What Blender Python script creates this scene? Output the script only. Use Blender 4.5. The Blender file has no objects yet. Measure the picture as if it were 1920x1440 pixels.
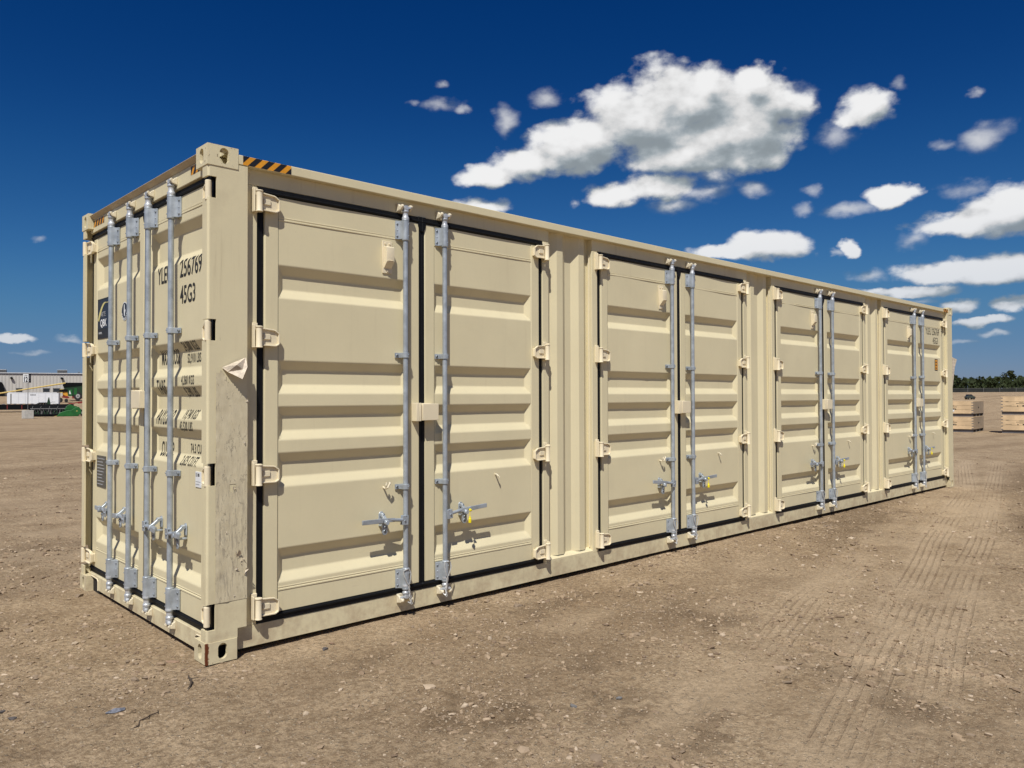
import bpy, bmesh, math, random
import numpy as np
from mathutils import Vector, Matrix

# ------------------------------------------------------------------ camera, sky, sun, exposure
S = bpy.context.scene
COL = S.collection
def R(d): return math.radians(d)

cam_d = bpy.data.cameras.new('camera'); cam = bpy.data.objects.new('camera', cam_d); COL.objects.link(cam)
S.camera = cam
cam_d.sensor_fit = 'HORIZONTAL'; cam_d.sensor_width = 36.0
cam_d.lens = 36.0*1461.7/1920.0
cam_d.clip_start = 0.05; cam_d.clip_end = 6000
cam.location = (-1.73199, -4.295, 1.4754)
_f = Vector((0.68638198, 0.72705443, 0.01648141)); _r = Vector((0.72718327, -0.68643709, -0.00293472)); _u = Vector((-0.00917975, -0.01399934, 0.99985987))
cam.rotation_euler = Matrix((( _r.x, _u.x, -_f.x), (_r.y, _u.y, -_f.y), (_r.z, _u.z, -_f.z))).to_euler()

S.render.engine = 'CYCLES'
S.render.resolution_x = 1024; S.render.resolution_y = 768
S.view_settings.view_transform = 'Standard'; S.view_settings.look = 'None'
S.view_settings.exposure = 0.0; S.view_settings.gamma = 1.0
try: S.view_settings.use_curve_mapping = False
except Exception: pass
S.cycles.max_bounces = 6; S.cycles.diffuse_bounces = 4; S.cycles.glossy_bounces = 3

SUN_DIR = Vector((-1.20, -1.0, 2.15)).normalized()      # towards the sun
SUN_EL = math.asin(SUN_DIR.z)
sun_d = bpy.data.lights.new('sun', 'SUN'); sun = bpy.data.objects.new('sun', sun_d); COL.objects.link(sun)
sun_d.energy = 4.9; sun_d.angle = R(0.53); sun_d.color = (1.0, 0.955, 0.88)
sun.location = (-20, -20, 40)
sun.rotation_euler = SUN_DIR.to_track_quat('Z', 'Y').to_euler()

class NT:
    """small helper around a node tree"""
    def __init__(s, nt): s.nt = nt; s.n = nt.nodes; s.l = nt.links
    def add(s, t, **kw):
        n = s.n.new(t)
        for k, v in kw.items():
            if k.startswith('_'): n.inputs[int(k[1:])].default_value = v
            else: setattr(n, k, v)
        return n
    def put(s, inp, v):
        if hasattr(v, 'is_output') or isinstance(v, bpy.types.NodeSocket): s.l.new(v, inp)
        elif v is not None: inp.default_value = v
    def math(s, op, a, b=None, c=None, clamp=False):
        n = s.add('ShaderNodeMath', operation=op, use_clamp=clamp)
        for i, v in enumerate((a, b, c)): s.put(n.inputs[i], v)
        return n.outputs[0]
    def vmath(s, op, a, b=None, c=None):
        n = s.add('ShaderNodeVectorMath', operation=op)
        for i, v in enumerate((a, b, c)): s.put(n.inputs[i], v)
        return n.outputs['Value'] if op in ('LENGTH', 'DOT_PRODUCT') else n.outputs[0]
    def mix(s, f, a, b, blend='MIX'):
        n = s.add('ShaderNodeMix', data_type='RGBA', blend_type=blend)
        s.put(n.inputs[0], f); s.put(n.inputs[6], a); s.put(n.inputs[7], b)
        return n.outputs[2]
    def noise(s, vec, scale, detail=3, rough=0.5, dist=0.0):
        n = s.add('ShaderNodeTexNoise'); s.put(n.inputs['Vector'], vec)
        n.inputs['Scale'].default_value = scale; n.inputs['Detail'].default_value = detail
        n.inputs['Roughness'].default_value = rough; n.inputs['Distortion'].default_value = dist
        return n
    def ramp(s, f, p0, p1, c0=0.0, c1=1.0, smooth=True):
        n = s.add('ShaderNodeMapRange', interpolation_type='SMOOTHSTEP' if smooth else 'LINEAR')
        s.put(n.inputs[0], f); n.inputs[1].default_value = p0; n.inputs[2].default_value = p1
        n.inputs[3].default_value = c0; n.inputs[4].default_value = c1
        return n.outputs[0]

def rgba(c): return (c[0], c[1], c[2], 1.0)

# (azimuth, elevation, half width, half height, thinness) of each cumulus lump, in degrees
LUMPS = [(33.79, 20.36, 5.16, 2.85, 0), (37.21, 19.56, 4.85, 2.5, 0), (29.76, 18.31, 3.94, 2.87, 0), (27.96, 19.81, 2.44, 1.79, 0), (29.08, 21.26, 1.44, 1.18, 0.0), (32.29, 21.42, 2.04, 1.52, 0), (42.66, 17.83, 3.6, 2.06, 0), (41.1, 18.25, 2.47, 1.92, 0), (45.02, 16.96, 3.17, 1.56, 0), (48.18, 15.96, 2.8, 0.97, 0), (33.44, 17.05, 6.0, 1.77, 0), (31.6, 15.32, 1.69, 0.94, 0.3), (26.72, 20.0, 1.52, 1.26, 0.3), (39.56, 14.36, 2.01, 0.97, 0.15), (36.1, 14.88, 3.5, 1.22, 0.1), (34.78, 13.35, 2.17, 0.7, 0.3), (32.35, 14.12, 2.55, 0.86, 0.3), (29.07, 14.25, 1.44, 0.68, 0.5), (51.89, 21.73, 0.67, 0.41, 0.6), (52.17, 20.45, 1.89, 0.67, 0.35), (50.45, 20.15, 0.63, 0.38, 0.6), (54.12, 20.73, 0.67, 0.33, 0.65), (43.95, 20.85, 1.27, 0.75, 0.35), (46.99, 19.65, 1.0, 1.01, 0.35), (48.77, 13.59, 2.48, 0.9, 0), (42.09, 13.98, 0.54, 0.36, 0.65), (22.01, 18.25, 2.25, 1.48, 0.2), (23.67, 17.15, 1.73, 1.12, 0.35), (22.16, 19.24, 1.13, 0.77, 0.5), (19.91, 19.69, 0.72, 0.83, 0.6), (15.97, 18.63, 0.47, 0.33, 0.6), (15.71, 15.92, 1.93, 1.05, 0.25), (17.79, 16.02, 1.04, 0.46, 0.65), (20.62, 12.93, 1.75, 0.81, 0.15), (23.22, 12.34, 2.29, 0.54, 0.4), (16.48, 12.7, 1.69, 0.78, 0.5), (26.27, 12.78, 0.87, 0.59, 0.5), (25.5, 13.77, 0.71, 0.5, 0.65), (28.21, 10.35, 3.25, 1.13, 0), (30.91, 10.03, 2.93, 0.57, 0.1), (23.08, 9.92, 0.68, 0.59, 0.2), (23.91, 9.78, 0.46, 0.34, 0.5), (13.78, 11.45, 3.51, 1.53, 0), (16.65, 10.66, 3.56, 0.95, 0), (19.08, 10.07, 1.42, 0.73, 0.3), (13.81, 8.24, 2.23, 0.93, 0), (17.58, 8.08, 3.28, 0.89, 0), (15.23, 7.55, 3.13, 0.71, 0), (22.11, 8.06, 1.42, 0.51, 0.45), (19.73, 6.86, 4.13, 0.5, 0.1), (16.71, 5.82, 1.53, 0.65, 0), (19.12, 6.24, 2.13, 0.41, 0.4), (13.84, 5.7, 1.28, 0.59, 0.1), (15.27, 4.56, 1.64, 0.36, 0.2), (14.71, 3.7, 0.91, 0.28, 0.3), (16.74, 3.11, 1.02, 0.24, 0.7), (79.42, 3.88, 1.21, 0.32, 0.1), (78.19, 9.91, 0.66, 0.31, 0.6), (75.96, 3.81, 0.96, 0.25, 0.55), (78.29, 2.89, 1.31, 0.2, 0.75), (60.5, 12.23, 2.56, 0.7, 0.5)]
LUMPS += [(31.8, 18.2, 4.6, 2.0, 0), (29.3, 16.8, 3.2, 1.5, 0)]
LUMPS += [(110, 14, 9, 2.2, 0.1), (122, 9, 12, 1.8, 0.2), (-15, 11, 9, 2.0, 0.1), (-34, 16, 8, 2.5, 0.1), (150, 12, 10, 2.0, 0.1), (-70, 10, 9, 1.8, 0.1),
          (-110, 15, 7, 2.4, 0.2), (180, 9, 10, 1.6, 0.2), (-150, 20, 6, 2.2, 0.3), (-5, 20, 5, 2.0, 0.2), (0, 9, 8, 1.2, 0.1)]

def cloud_group():
    g = bpy.data.node_groups.new('cloud_field', 'ShaderNodeTree')
    g.interface.new_socket('Vector', in_out='INPUT', socket_type='NodeSocketVector')
    g.interface.new_socket('Field', in_out='OUTPUT', socket_type='NodeSocketFloat'); g.interface.new_socket('Wisps', in_out='OUTPUT', socket_type='NodeSocketFloat')
    t = NT(g); gi = t.add('NodeGroupInput'); go = t.add('NodeGroupOutput')
    d = gi.outputs[0]
    sp = t.add('ShaderNodeSeparateXYZ'); t.l.new(d, sp.inputs[0])
    az = t.math('DEGREES', t.math('ARCTAN2', sp.outputs[1], sp.outputs[0]))
    el = t.math('DEGREES', t.math('ARCSINE', sp.outputs[2]))
    sq = t.vmath('MULTIPLY', d, (1, 1, 1.6))
    n1 = t.noise(sq, 9, 4, 0.55); n2 = t.noise(sq, 38, 6, 0.62)
    cb = t.add('ShaderNodeCombineXYZ'); t.l.new(az, cb.inputs[0]); t.l.new(el, cb.inputs[1])
    w1 = t.vmath('MULTIPLY', t.vmath('SUBTRACT', n1.outputs['Color'], (0.5, 0.5, 0.5)), (2.6, 1.7, 0))
    w2 = t.vmath('MULTIPLY', t.vmath('SUBTRACT', n2.outputs['Color'], (0.5, 0.5, 0.5)), (1.0, 0.8, 0))
    P = t.vmath('ADD', t.vmath('ADD', cb.outputs[0], w1), w2)
    n3 = t.noise(sq, 24, 8, 0.6); n4 = t.noise(sq, 90, 5, 0.55)
    extra = t.math('ADD', t.math('MULTIPLY', t.math('SUBTRACT', n3.outputs['Fac'], 0.5), 0.62), t.math('MULTIPLY', t.math('SUBTRACT', n4.outputs['Fac'], 0.5), 0.22))
    dv = t.vmath('ADD', sq, t.vmath('MULTIPLY', n2.outputs['Color'], (0.012, 0.012, 0.012)))
    for sc, am in ((13, 0.44), (29, 0.34), (64, 0.20)):                      # billows: rounded puffs
        v = t.add('ShaderNodeTexVoronoi', feature='SMOOTH_F1'); v.inputs['Scale'].default_value = sc; v.inputs['Smoothness'].default_value = 0.3; t.l.new(dv, v.inputs['Vector'])
        extra = t.math('ADD', extra, t.math('MULTIPLY', t.math('SUBTRACT', 0.42, v.outputs['Distance']), am))
    for k, lumps in enumerate(([q for q in LUMPS if q[4] < 0.22], [q for q in LUMPS if q[4] >= 0.22])):
        cur = None
        for a, e, ra, re, o in lumps:
            v = t.vmath('MULTIPLY_ADD', P, (1/ra, 1/re, 0), (-a/ra, -e/re, 0.0 if k == 0 else (o-0.2)*0.9))
            ln = t.vmath('LENGTH', v)
            cur = ln if cur is None else t.math('SMOOTH_MIN', cur, ln, 0.30 if k == 0 else 0.1)
        f = t.math('ADD', t.math('SUBTRACT', 1.16 if k == 0 else 1.05, cur), t.math('MULTIPLY', extra, 1.0 if k == 0 else 1.25))
        t.l.new(f, go.inputs[k])
    return g

def make_world():
    w = bpy.data.worlds.new('World'); S.world = w; w.use_nodes = True
    t = NT(w.node_tree); t.n.clear()
    out = t.add('ShaderNodeOutputWorld')
    sky = t.add('ShaderNodeTexSky', sky_type='NISHITA', sun_disc=False)
    sky.sun_elevation = SUN_EL
    sky.sun_rotation = math.atan2(SUN_DIR.x, SUN_DIR.y)
    sky.altitude = 500; sky.air_density = 1.0; sky.dust_density = 0.35; sky.ozone_density = 2.2
    # deep polarised-looking blue of the photograph: same sky, steeper tone and richer colour everywhere
    cv = t.add('ShaderNodeRGBCurve'); t.l.new(t.vmath('MULTIPLY', sky.outputs[0], (0.1, 0.1, 0.1)), cv.inputs['Color'])
    for ch, pts in enumerate(SKY_CURVES):
        c = cv.mapping.curves[ch]; c.points[0].location = (0, 0); c.points[1].location = pts[-1]
        for p in pts[:-1]: c.points.new(*p)
    cv.mapping.update()
    bg = t.add('ShaderNodeBackground'); t.l.new(t.vmath('MULTIPLY', cv.outputs[0], (10, 10, 10)), bg.inputs[0]); bg.inputs[1].default_value = 0.1
    g = cloud_group()
    tc = t.add('ShaderNodeTexCoord'); d = tc.outputs['Generated']
    a = t.add('ShaderNodeGroup'); a.node_tree = g; t.l.new(d, a.inputs[0])
    b = t.add('ShaderNodeGroup'); b.node_tree = g
    t.l.new(t.vmath('NORMALIZE', t.vmath('ADD', d, (-0.006, 0.010, 0.024))), b.inputs[0])
    fa = t.math('MAXIMUM', a.outputs[0], a.outputs[1]); fb = t.math('MAXIMUM', b.outputs[0], b.outputs[1])
    thick = t.math('MULTIPLY', t.ramp(a.outputs[0], 0.02, 0.46), t.math('MULTIPLY_ADD', t.ramp(a.outputs[0], 0.0, 0.6), 0.12, 0.87))
    wisp = t.math('MULTIPLY', t.ramp(a.outputs[1], -0.15, 1.10), 0.74)
    se = t.add('ShaderNodeSeparateXYZ'); t.l.new(d, se.inputs[0])
    cover = t.math('MULTIPLY', t.math('MAXIMUM', thick, wisp), t.ramp(se.outputs[2], 0.0, 0.26, 0.62, 1.0))       # air in front of the low ones
    rim = t.math('SUBTRACT', fa, fb)                                     # thinner above than here: sunlit top
    deep = t.math('MULTIPLY', t.ramp(a.outputs[0], 0.45, 1.5), 0.14)
    light = t.ramp(t.math('SUBTRACT', rim, deep), -0.50, 0.62, 0.33, 0.88)
    light = t.math('SUBTRACT', light, t.math('MULTIPLY', t.ramp(a.outputs[0], 0.15, -0.05), 0.08))
    cc = t.mix(t.ramp(light, 0.34, 0.72), (0.80, 0.92, 1.0, 1), (1.0, 1.0, 1.0, 1))
    cc = t.mix(1.0, cc, light, 'MULTIPLY')
    cbg = t.add('ShaderNodeBackground'); t.l.new(cc, cbg.inputs[0]); cbg.inputs[1].default_value = 1.0
    ms = t.add('ShaderNodeMixShader'); t.l.new(cover, ms.inputs[0]); t.l.new(bg.outputs[0], ms.inputs[1]); t.l.new(cbg.outputs[0], ms.inputs[2])
    t.l.new(ms.outputs[0], out.inputs[0])
    w.cycles.sampling_method = 'MANUAL'; w.cycles.sample_map_resolution = 512
SKY_CURVES = [[(0.122, 0.0026), (0.188, 0.0135), (0.381, 0.070), (0.686, 0.158), (1.0, 0.30)],
              [(0.209, 0.042), (0.305, 0.085), (0.552, 0.200), (0.791, 0.255), (1.0, 0.38)],
              [(0.366, 0.176), (0.497, 0.265), (0.694, 0.385), (0.80, 0.40), (1.0, 0.46)]]
make_world()

random.seed(7); rng = np.random.default_rng(11)

# ------------------------------------------------------------------ materials
def principled(name):
    m = bpy.data.materials.new(name); m.use_nodes = True
    t = NT(m.node_tree); p = t.n['Principled BSDF']
    return m, t, p
def plain(name, c, rough=0.6, metal=0.0, var=0.12, scale=6.0, bump=0.0, spec=0.5):
    m, t, p = principled(name)
    tc = t.add('ShaderNodeTexCoord'); nz = t.noise(tc.outputs['Object'], scale, 4, 0.6)
    c0 = tuple(x*(1-var) for x in c); c1 = tuple(min(1, x*(1+var)) for x in c)
    t.put(p.inputs['Base Color'], t.mix(t.ramp(nz.outputs['Fac'], 0.3, 0.7), rgba(c0), rgba(c1)))
    p.inputs['Roughness'].default_value = rough; p.inputs['Metallic'].default_value = metal
    p.inputs['Specular IOR Level'].default_value = spec
    if bump:
        b = t.add('ShaderNodeBump'); b.inputs['Strength'].default_value = bump; b.inputs['Distance'].default_value = 0.01
        t.l.new(t.noise(tc.outputs['Object'], scale*6, 4, 0.6).outputs['Fac'], b.inputs['Height']); t.l.new(b.outputs[0], p.inputs['Normal'])
    return m

PAINT = (0.680, 0.608, 0.402)
def paint_mat(name, chips=0.0, grime=0.5, base=PAINT, rust_edge=None, scuff=False):
    m, t, p = principled(name)
    g = t.add('ShaderNodeNewGeometry'); pos = g.outputs['Position']
    n1 = t.noise(pos, 1.7, 4, 0.6); n2 = t.noise(pos, 55, 3, 0.6)
    st = t.noise(t.vmath('MULTIPLY', pos, (26, 26, 1.2)), 1.0, 4, 0.65)          # rain streaks
    c = t.mix(t.ramp(n1.outputs['Fac'], 0.3, 0.7), rgba([x*0.965 for x in base]), rgba([x*1.02 for x in base]))
    c = t.mix(t.math('MULTIPLY', t.ramp(n2.outputs['Fac'], 0.35, 0.75), 0.05), c, rgba([x*0.75 for x in base]))
    c = t.mix(t.math('MULTIPLY', t.ramp(st.outputs['Fac'], 0.55, 0.82), 0.20*grime), c, (0.30, 0.22, 0.12, 1))
    sp = t.add('ShaderNodeSeparateXYZ'); t.l.new(pos, sp.inputs[0])
    dust = t.math('MULTIPLY', t.ramp(sp.outputs[2], 0.45, 0.0), t.ramp(t.noise(pos, 9, 5, 0.7).outputs['Fac'], 0.35, 0.7))
    c = t.mix(t.math('MULTIPLY', dust, 0.38*grime), c, (0.36, 0.26, 0.165, 1))   # dirt thrown up along the bottom
    sc = t.noise(t.vmath('MULTIPLY', pos, (60, 60, 14)), 1.0, 5, 0.7)
    c = t.mix(t.math('MULTIPLY', t.ramp(sc.outputs['Fac'], 0.69, 0.75), 0.40), c, (0.16, 0.12, 0.08, 1))
    hz_ = t.noise(t.vmath('ADD', t.vmath('MULTIPLY', pos, (5, 5, 70)), (4, 9, 2)), 1.0, 4, 0.6)         # rubbed and scratched along
    c = t.mix(t.math('MULTIPLY', t.math('MULTIPLY', t.ramp(hz_.outputs['Fac'], 0.70, 0.78), t.ramp(n1.outputs['Fac'], 0.45, 0.6)), 0.30), c, (0.22, 0.17, 0.11, 1))
    sm = t.noise(t.vmath('ADD', pos, (3, 1, 7)), 3.1, 6, 0.7)
    c = t.mix(t.math('MULTIPLY', t.ramp(sm.outputs['Fac'], 0.52, 0.72), 0.10*grime), c, (0.33, 0.25, 0.16, 1))
    if chips:
        v = t.noise(pos, 42, 6, 0.75); k = t.ramp(v.outputs['Fac'], 0.665-0.06*chips, 0.69-0.06*chips)
        c = t.mix(k, c, (0.10, 0.052, 0.03, 1))
    if scuff:
        v = t.noise(t.vmath('MULTIPLY', pos, (22, 22, 5)), 1.0, 7, 0.75)
        c = t.mix(t.math('MULTIPLY', t.ramp(v.outputs['Fac'], 0.60, 0.68), 0.55), c, (0.20, 0.16, 0.12, 1))
    if rust_edge is not None:                                                    # bare rusty steel along one worn edge
        d = t.vmath('MULTIPLY', t.vmath('SUBTRACT', pos, rust_edge), (1, 1, 0.12))
        dl = t.math('ADD', t.vmath('LENGTH', d), t.math('MULTIPLY', t.noise(pos, 48, 5, 0.75).outputs['Fac'], 0.034))
        c = t.mix(t.ramp(dl, 0.036, 0.029), c, (0.13, 0.035, 0.012, 1))
    t.put(p.inputs['Base Color'], c)
    p.inputs['Roughness'].default_value = 0.5; p.inputs['Specular IOR Level'].default_value = 0.35
    b = t.add('ShaderNodeBump'); b.inputs['Strength'].default_value = 0.12; b.inputs['Distance'].default_value = 0.004
    t.l.new(t.noise(pos, 160, 3, 0.5).outputs['Fac'], b.inputs['Height']); t.l.new(b.outputs[0], p.inputs['Normal'])
    return m
M = {}
M['paint'] = paint_mat('cream_paint')
M['hinge'] = paint_mat('cream_paint_hinge', grime=0.3, base=(0.76, 0.67, 0.48))
M['header'] = paint_mat('cream_paint_streaked', grime=1.6)
M['lip'] = paint_mat('brown_lip_paint', grime=2.0, base=(0.45, 0.37, 0.25))  # darker brown base than the other cream paint
M['casting'] = paint_mat('chipped_casting_paint', chips=1.0, grime=1.0)
M['casting_rust'] = paint_mat('rusty_casting_paint', chips=0.3, grime=0.8, rust_edge=(0.0, 0.0, 0.05))
M['keeper'] = plain('keeper_paint', (0.70, 0.63, 0.47), 0.45, var=0.1, scale=80)
M['rubber'] = plain('black_rubber', (0.004, 0.0045, 0.006), 0.55, spec=0.22, var=0.25, scale=30, bump=0.2)
M['dark'] = plain('cavity_shade', (0.012, 0.010, 0.008), 0.9)  # near-black colour that paints the shade inside hollows
def galv(name, c):
    m, t, p = principled(name)
    g = t.add('ShaderNodeNewGeometry'); pos = g.outputs['Position']
    v = t.add('ShaderNodeTexVoronoi'); v.inputs['Scale'].default_value = 90; t.l.new(pos, v.inputs['Vector'])
    n = t.noise(pos, 14, 4, 0.6)
    cc = t.mix(t.ramp(n.outputs['Fac'], 0.3, 0.7), rgba([x*0.82 for x in c]), rgba([x*1.12 for x in c]))
    sv = t.add('ShaderNodeSeparateColor'); t.l.new(v.outputs['Color'], sv.inputs[0])
    cc = t.mix(t.math('MULTIPLY', sv.outputs[0], 0.16), cc, rgba([x*1.3 for x in c]))
    t.put(p.inputs['Base Color'], cc); p.inputs['Metallic'].default_value = 0.35
    t.put(p.inputs['Roughness'], t.ramp(n.outputs['Fac'], 0.3, 0.7, 0.34, 0.5))
    return m
M['galv'] = galv('galvanised_steel', (0.37, 0.41, 0.45))
M['galv_bright'] = galv('bright_zinc', (0.55, 0.57, 0.60))
M['bolt'] = plain('dark_bolt', (0.09, 0.10, 0.11), 0.4, 0.5)
M['cable'] = plain('white_cable', (0.46, 0.46, 0.45), 0.4, 0.2, var=0.4, scale=300)
M['yellow'] = plain('yellow_plastic', (0.75, 0.62, 0.01), 0.4)
M['ink'] = plain('black_stencil_ink', (0.018, 0.017, 0.016), 0.6, var=0.3, scale=40)
M['ink_pale'] = plain('worn_black_ink', (0.05, 0.045, 0.035), 0.6, var=0.3, scale=40)
M['orange'] = plain('hazard_amber', (0.72, 0.31, 0.018), 0.5)
M['black_vinyl'] = plain('black_vinyl', (0.012, 0.012, 0.014), 0.45)
M['navy'] = plain('navy_vinyl', (0.012, 0.017, 0.035), 0.4)
M['white_vinyl'] = plain('white_vinyl', (0.75, 0.77, 0.78), 0.45)
M['gold'] = plain('gold_print', (0.62, 0.55, 0.22), 0.45)
M['grey_plate'] = plain('grey_data_plate', (0.12, 0.115, 0.10), 0.5, 0.3, var=0.25, scale=60)
M['text_grey'] = plain('faded_print', (0.36, 0.37, 0.38), 0.6)

# ------------------------------------------------------------------ mesh helpers
class MB:
    def __init__(s): s.v = []; s.f = []; s.mi = []; s.mats = []; s.cur = 0
    def mat(s, m):
        if m not in s.mats: s.mats.append(m)
        s.cur = s.mats.index(m); return s
    def add(s, vs, fs):
        b = len(s.v); s.v += [tuple(v) for v in vs]
        for f in fs: s.f.append(tuple(b+i for i in f)); s.mi.append(s.cur)
        return s
    def box(s, x0, x1, y0, y1, z0, z1):
        vs = [(x, y, z) for z in (z0, z1) for y in (y0, y1) for x in (x0, x1)]
        return s.add(vs, [(0, 2, 3, 1), (4, 5, 7, 6), (0, 1, 5, 4), (2, 6, 7, 3), (0, 4, 6, 2), (1, 3, 7, 5)])
    def obox(s, c, ax, ay, az):
        c, ax, ay, az = map(Vector, (c, ax, ay, az))
        vs = [c+ax*i+ay*j+az*k for k in (-1, 1) for j in (-1, 1) for i in (-1, 1)]
        return s.add(vs, [(0, 2, 3, 1), (4, 5, 7, 6), (0, 1, 5, 4), (2, 6, 7, 3), (0, 4, 6, 2), (1, 3, 7, 5)])
    def bar(s, p0, p1, w, h, up=(0, 0, 1)):
        p0, p1 = Vector(p0), Vector(p1); d = (p1-p0); L = d.length; d.normalize()
        side = d.cross(Vector(up)).normalized(); u = side.cross(d)
        return s.obox((p0+p1)/2, d*L/2, side*w/2, u*h/2)
    def cyl(s, p0, p1, r0, r1=None, n=12, caps=True):
        r1 = r0 if r1 is None else r1
        p0, p1 = Vector(p0), Vector(p1); d = (p1-p0).normalized()
        a = d.orthogonal().normalized(); b = d.cross(a)
        vs = []
        for P, r in ((p0, r0), (p1, r1)):
            for i in range(n): an = 2*math.pi*i/n; vs.append(P+(a*math.cos(an)+b*math.sin(an))*r)
        fs = [(i, (i+1) % n, n+(i+1) % n, n+i) for i in range(n)]
        if caps: fs += [tuple(range(n-1, -1, -1)), tuple(range(n, 2*n))]
        return s.add(vs, fs)
    def lathe(s, x, y, prof, n=14):
        """vertical axis; prof = [(z, r)...]"""
        vs = [(x+r*math.cos(2*math.pi*i/n), y+r*math.sin(2*math.pi*i/n), z) for z, r in prof for i in range(n)]
        fs = [(k*n+i, k*n+(i+1) % n, (k+1)*n+(i+1) % n, (k+1)*n+i) for k in range(len(prof)-1) for i in range(n)]
        fs += [tuple(range(n-1, -1, -1)), tuple(range((len(prof)-1)*n, len(prof)*n))]
        return s.add(vs, fs)
    def tube(s, pts, r, n=6):
        pts = [Vector(p) for p in pts]; vs = []; ref = None
        for i, P in enumerate(pts):
            d = (pts[min(i+1, len(pts)-1)]-pts[max(i-1, 0)]).normalized()
            if ref is None: ref = d.orthogonal().normalized()
            a = (ref-d*ref.dot(d)).normalized(); ref = a; b = d.cross(a)
            rr = r[i] if isinstance(r, (list, tuple)) else r
            for k in range(n): an = 2*math.pi*k/n; vs.append(P+(a*math.cos(an)+b*math.sin(an))*rr)
        m = len(pts)
        fs = [(k*n+i, k*n+(i+1) % n, (k+1)*n+(i+1) % n, (k+1)*n+i) for k in range(m-1) for i in range(n)]
        fs += [tuple(range(n-1, -1, -1)), tuple(range((m-1)*n, m*n))]
        return s.add(vs, fs)
    def prism(s, poly, t0, t1, axes='xzy'):
        """poly in the plane of the first two axes, extruded along the third"""
        ix = ['xyz'.index(a) for a in axes]; vs = []
        for t in (t0, t1):
            for p in poly:
                q = [0, 0, 0]; q[ix[0]] = p[0]; q[ix[1]] = p[1]; q[ix[2]] = t; vs.append(tuple(q))
        n = len(poly)
        return s.add(vs, [tuple(range(n)), tuple(range(2*n-1, n-1, -1))]+[(i, n+i, n+(i+1) % n, (i+1) % n) for i in range(n)])
    def mesh(s, name, bevel=0.0, seg=1, sharp=28, smooth=True, mirror=False, tri=False):
        me = bpy.data.meshes.new(name)
        vs = [(-v[0], v[1], v[2]) for v in s.v] if mirror else s.v
        me.from_pydata(vs, [], s.f)
        for m in s.mats: me.materials.append(m)
        me.polygons.foreach_set('material_index', s.mi)
        bm = bmesh.new(); bm.from_mesh(me)
        bmesh.ops.recalc_face_normals(bm, faces=bm.faces)
        if bevel:
            ed = [e for e in bm.edges if len(e.link_faces) == 2 and e.calc_face_angle(0) > R(28)]
            bmesh.ops.bevel(bm, geom=ed, offset=bevel, segments=seg, profile=0.5, affect='EDGES', clamp_overlap=True)
        if tri: bmesh.ops.triangulate(bm, faces=bm.faces)
        bm.to_mesh(me); bm.free()
        if seg == 2 and sharp == 28: sharp = 20
        if smooth:
            me.polygons.foreach_set('use_smooth', [True]*len(me.polygons)); me.set_sharp_from_angle(angle=R(sharp))
        me.update(); return me
    def obj(s, name, parent=None, loc=(0, 0, 0), rot=0, label=None, **kw):
        return place(s.mesh(name, **kw), name, parent, loc, rot, label)

def place(me, name, parent=None, loc=(0, 0, 0), rot=0, label=None):
    o = bpy.data.objects.new(name, me); COL.objects.link(o)
    if parent is not None: o.parent = parent
    o.location = loc; o.rotation_euler = (0, 0, rot)
    if label: o['label'] = label
    return o
def tag(o, label=None, cat=None, group=None, kind=None):
    if label: o['label'] = label
    if cat: o['category'] = cat
    if group: o['group'] = group
    if kind: o['kind'] = kind
    return o
def thing(name, label, cat, loc=(0, 0, 0), rot=0, group=None):
    o = bpy.data.objects.new(name, None); COL.objects.link(o); o.empty_display_size = 0.3
    o.location = loc; o.rotation_euler = (0, 0, rot)
    return tag(o, label, cat, group)
def kids(o): return [c for c in bpy.data.objects if c.parent == o]
def copy_tree(o, parent=None):
    c = o.copy(); COL.objects.link(c); c.parent = parent
    for ch in kids(o): copy_tree(ch, c)
    return c

def text_mesh(txt, h, sx=1.0, bold=0.0, align='LEFT', cuts=None, depth=None, spacing=1.0):
    """flat lettering standing in the x-z plane facing -y; optionally cut at heights and laid over a pressed panel"""
    cu = bpy.data.curves.new('lettering', 'FONT'); cu.body = txt; cu.size = 1.0; cu.align_x = align; cu.resolution_u = 4
    cu.offset = bold; cu.space_character = spacing
    o = bpy.data.objects.new('tmp', cu); COL.objects.link(o)
    bpy.context.view_layer.update()
    me = bpy.data.meshes.new_from_object(o.evaluated_get(bpy.context.evaluated_depsgraph_get()))
    bpy.data.objects.remove(o)
    k = h/0.729
    for v in me.vertices: v.co = Vector((v.co.x*k*sx, 0.0, v.co.y*k))
    return me
def drape(me, loc, depthf, cuts, m, lift=0.0015, name='lettering'):
    """move lettering to loc (x, z), cut it at the panel's bends, press it on to the panel"""
    bm = bmesh.new(); bm.from_mesh(me)
    for v in bm.verts: v.co.x += loc[0]; v.co.z += loc[1]
    for zc in cuts:
        bmesh.ops.bisect_plane(bm, geom=bm.verts[:]+bm.edges[:]+bm.faces[:], plane_co=(0, 0, zc), plane_no=(0, 0, 1))
    for v in bm.verts: v.co.y = depthf(v.co.x, v.co.z)-lift
    out = bpy.data.meshes.new(name); bm.to_mesh(out); bm.free(); out.materials.append(m); return out

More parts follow.
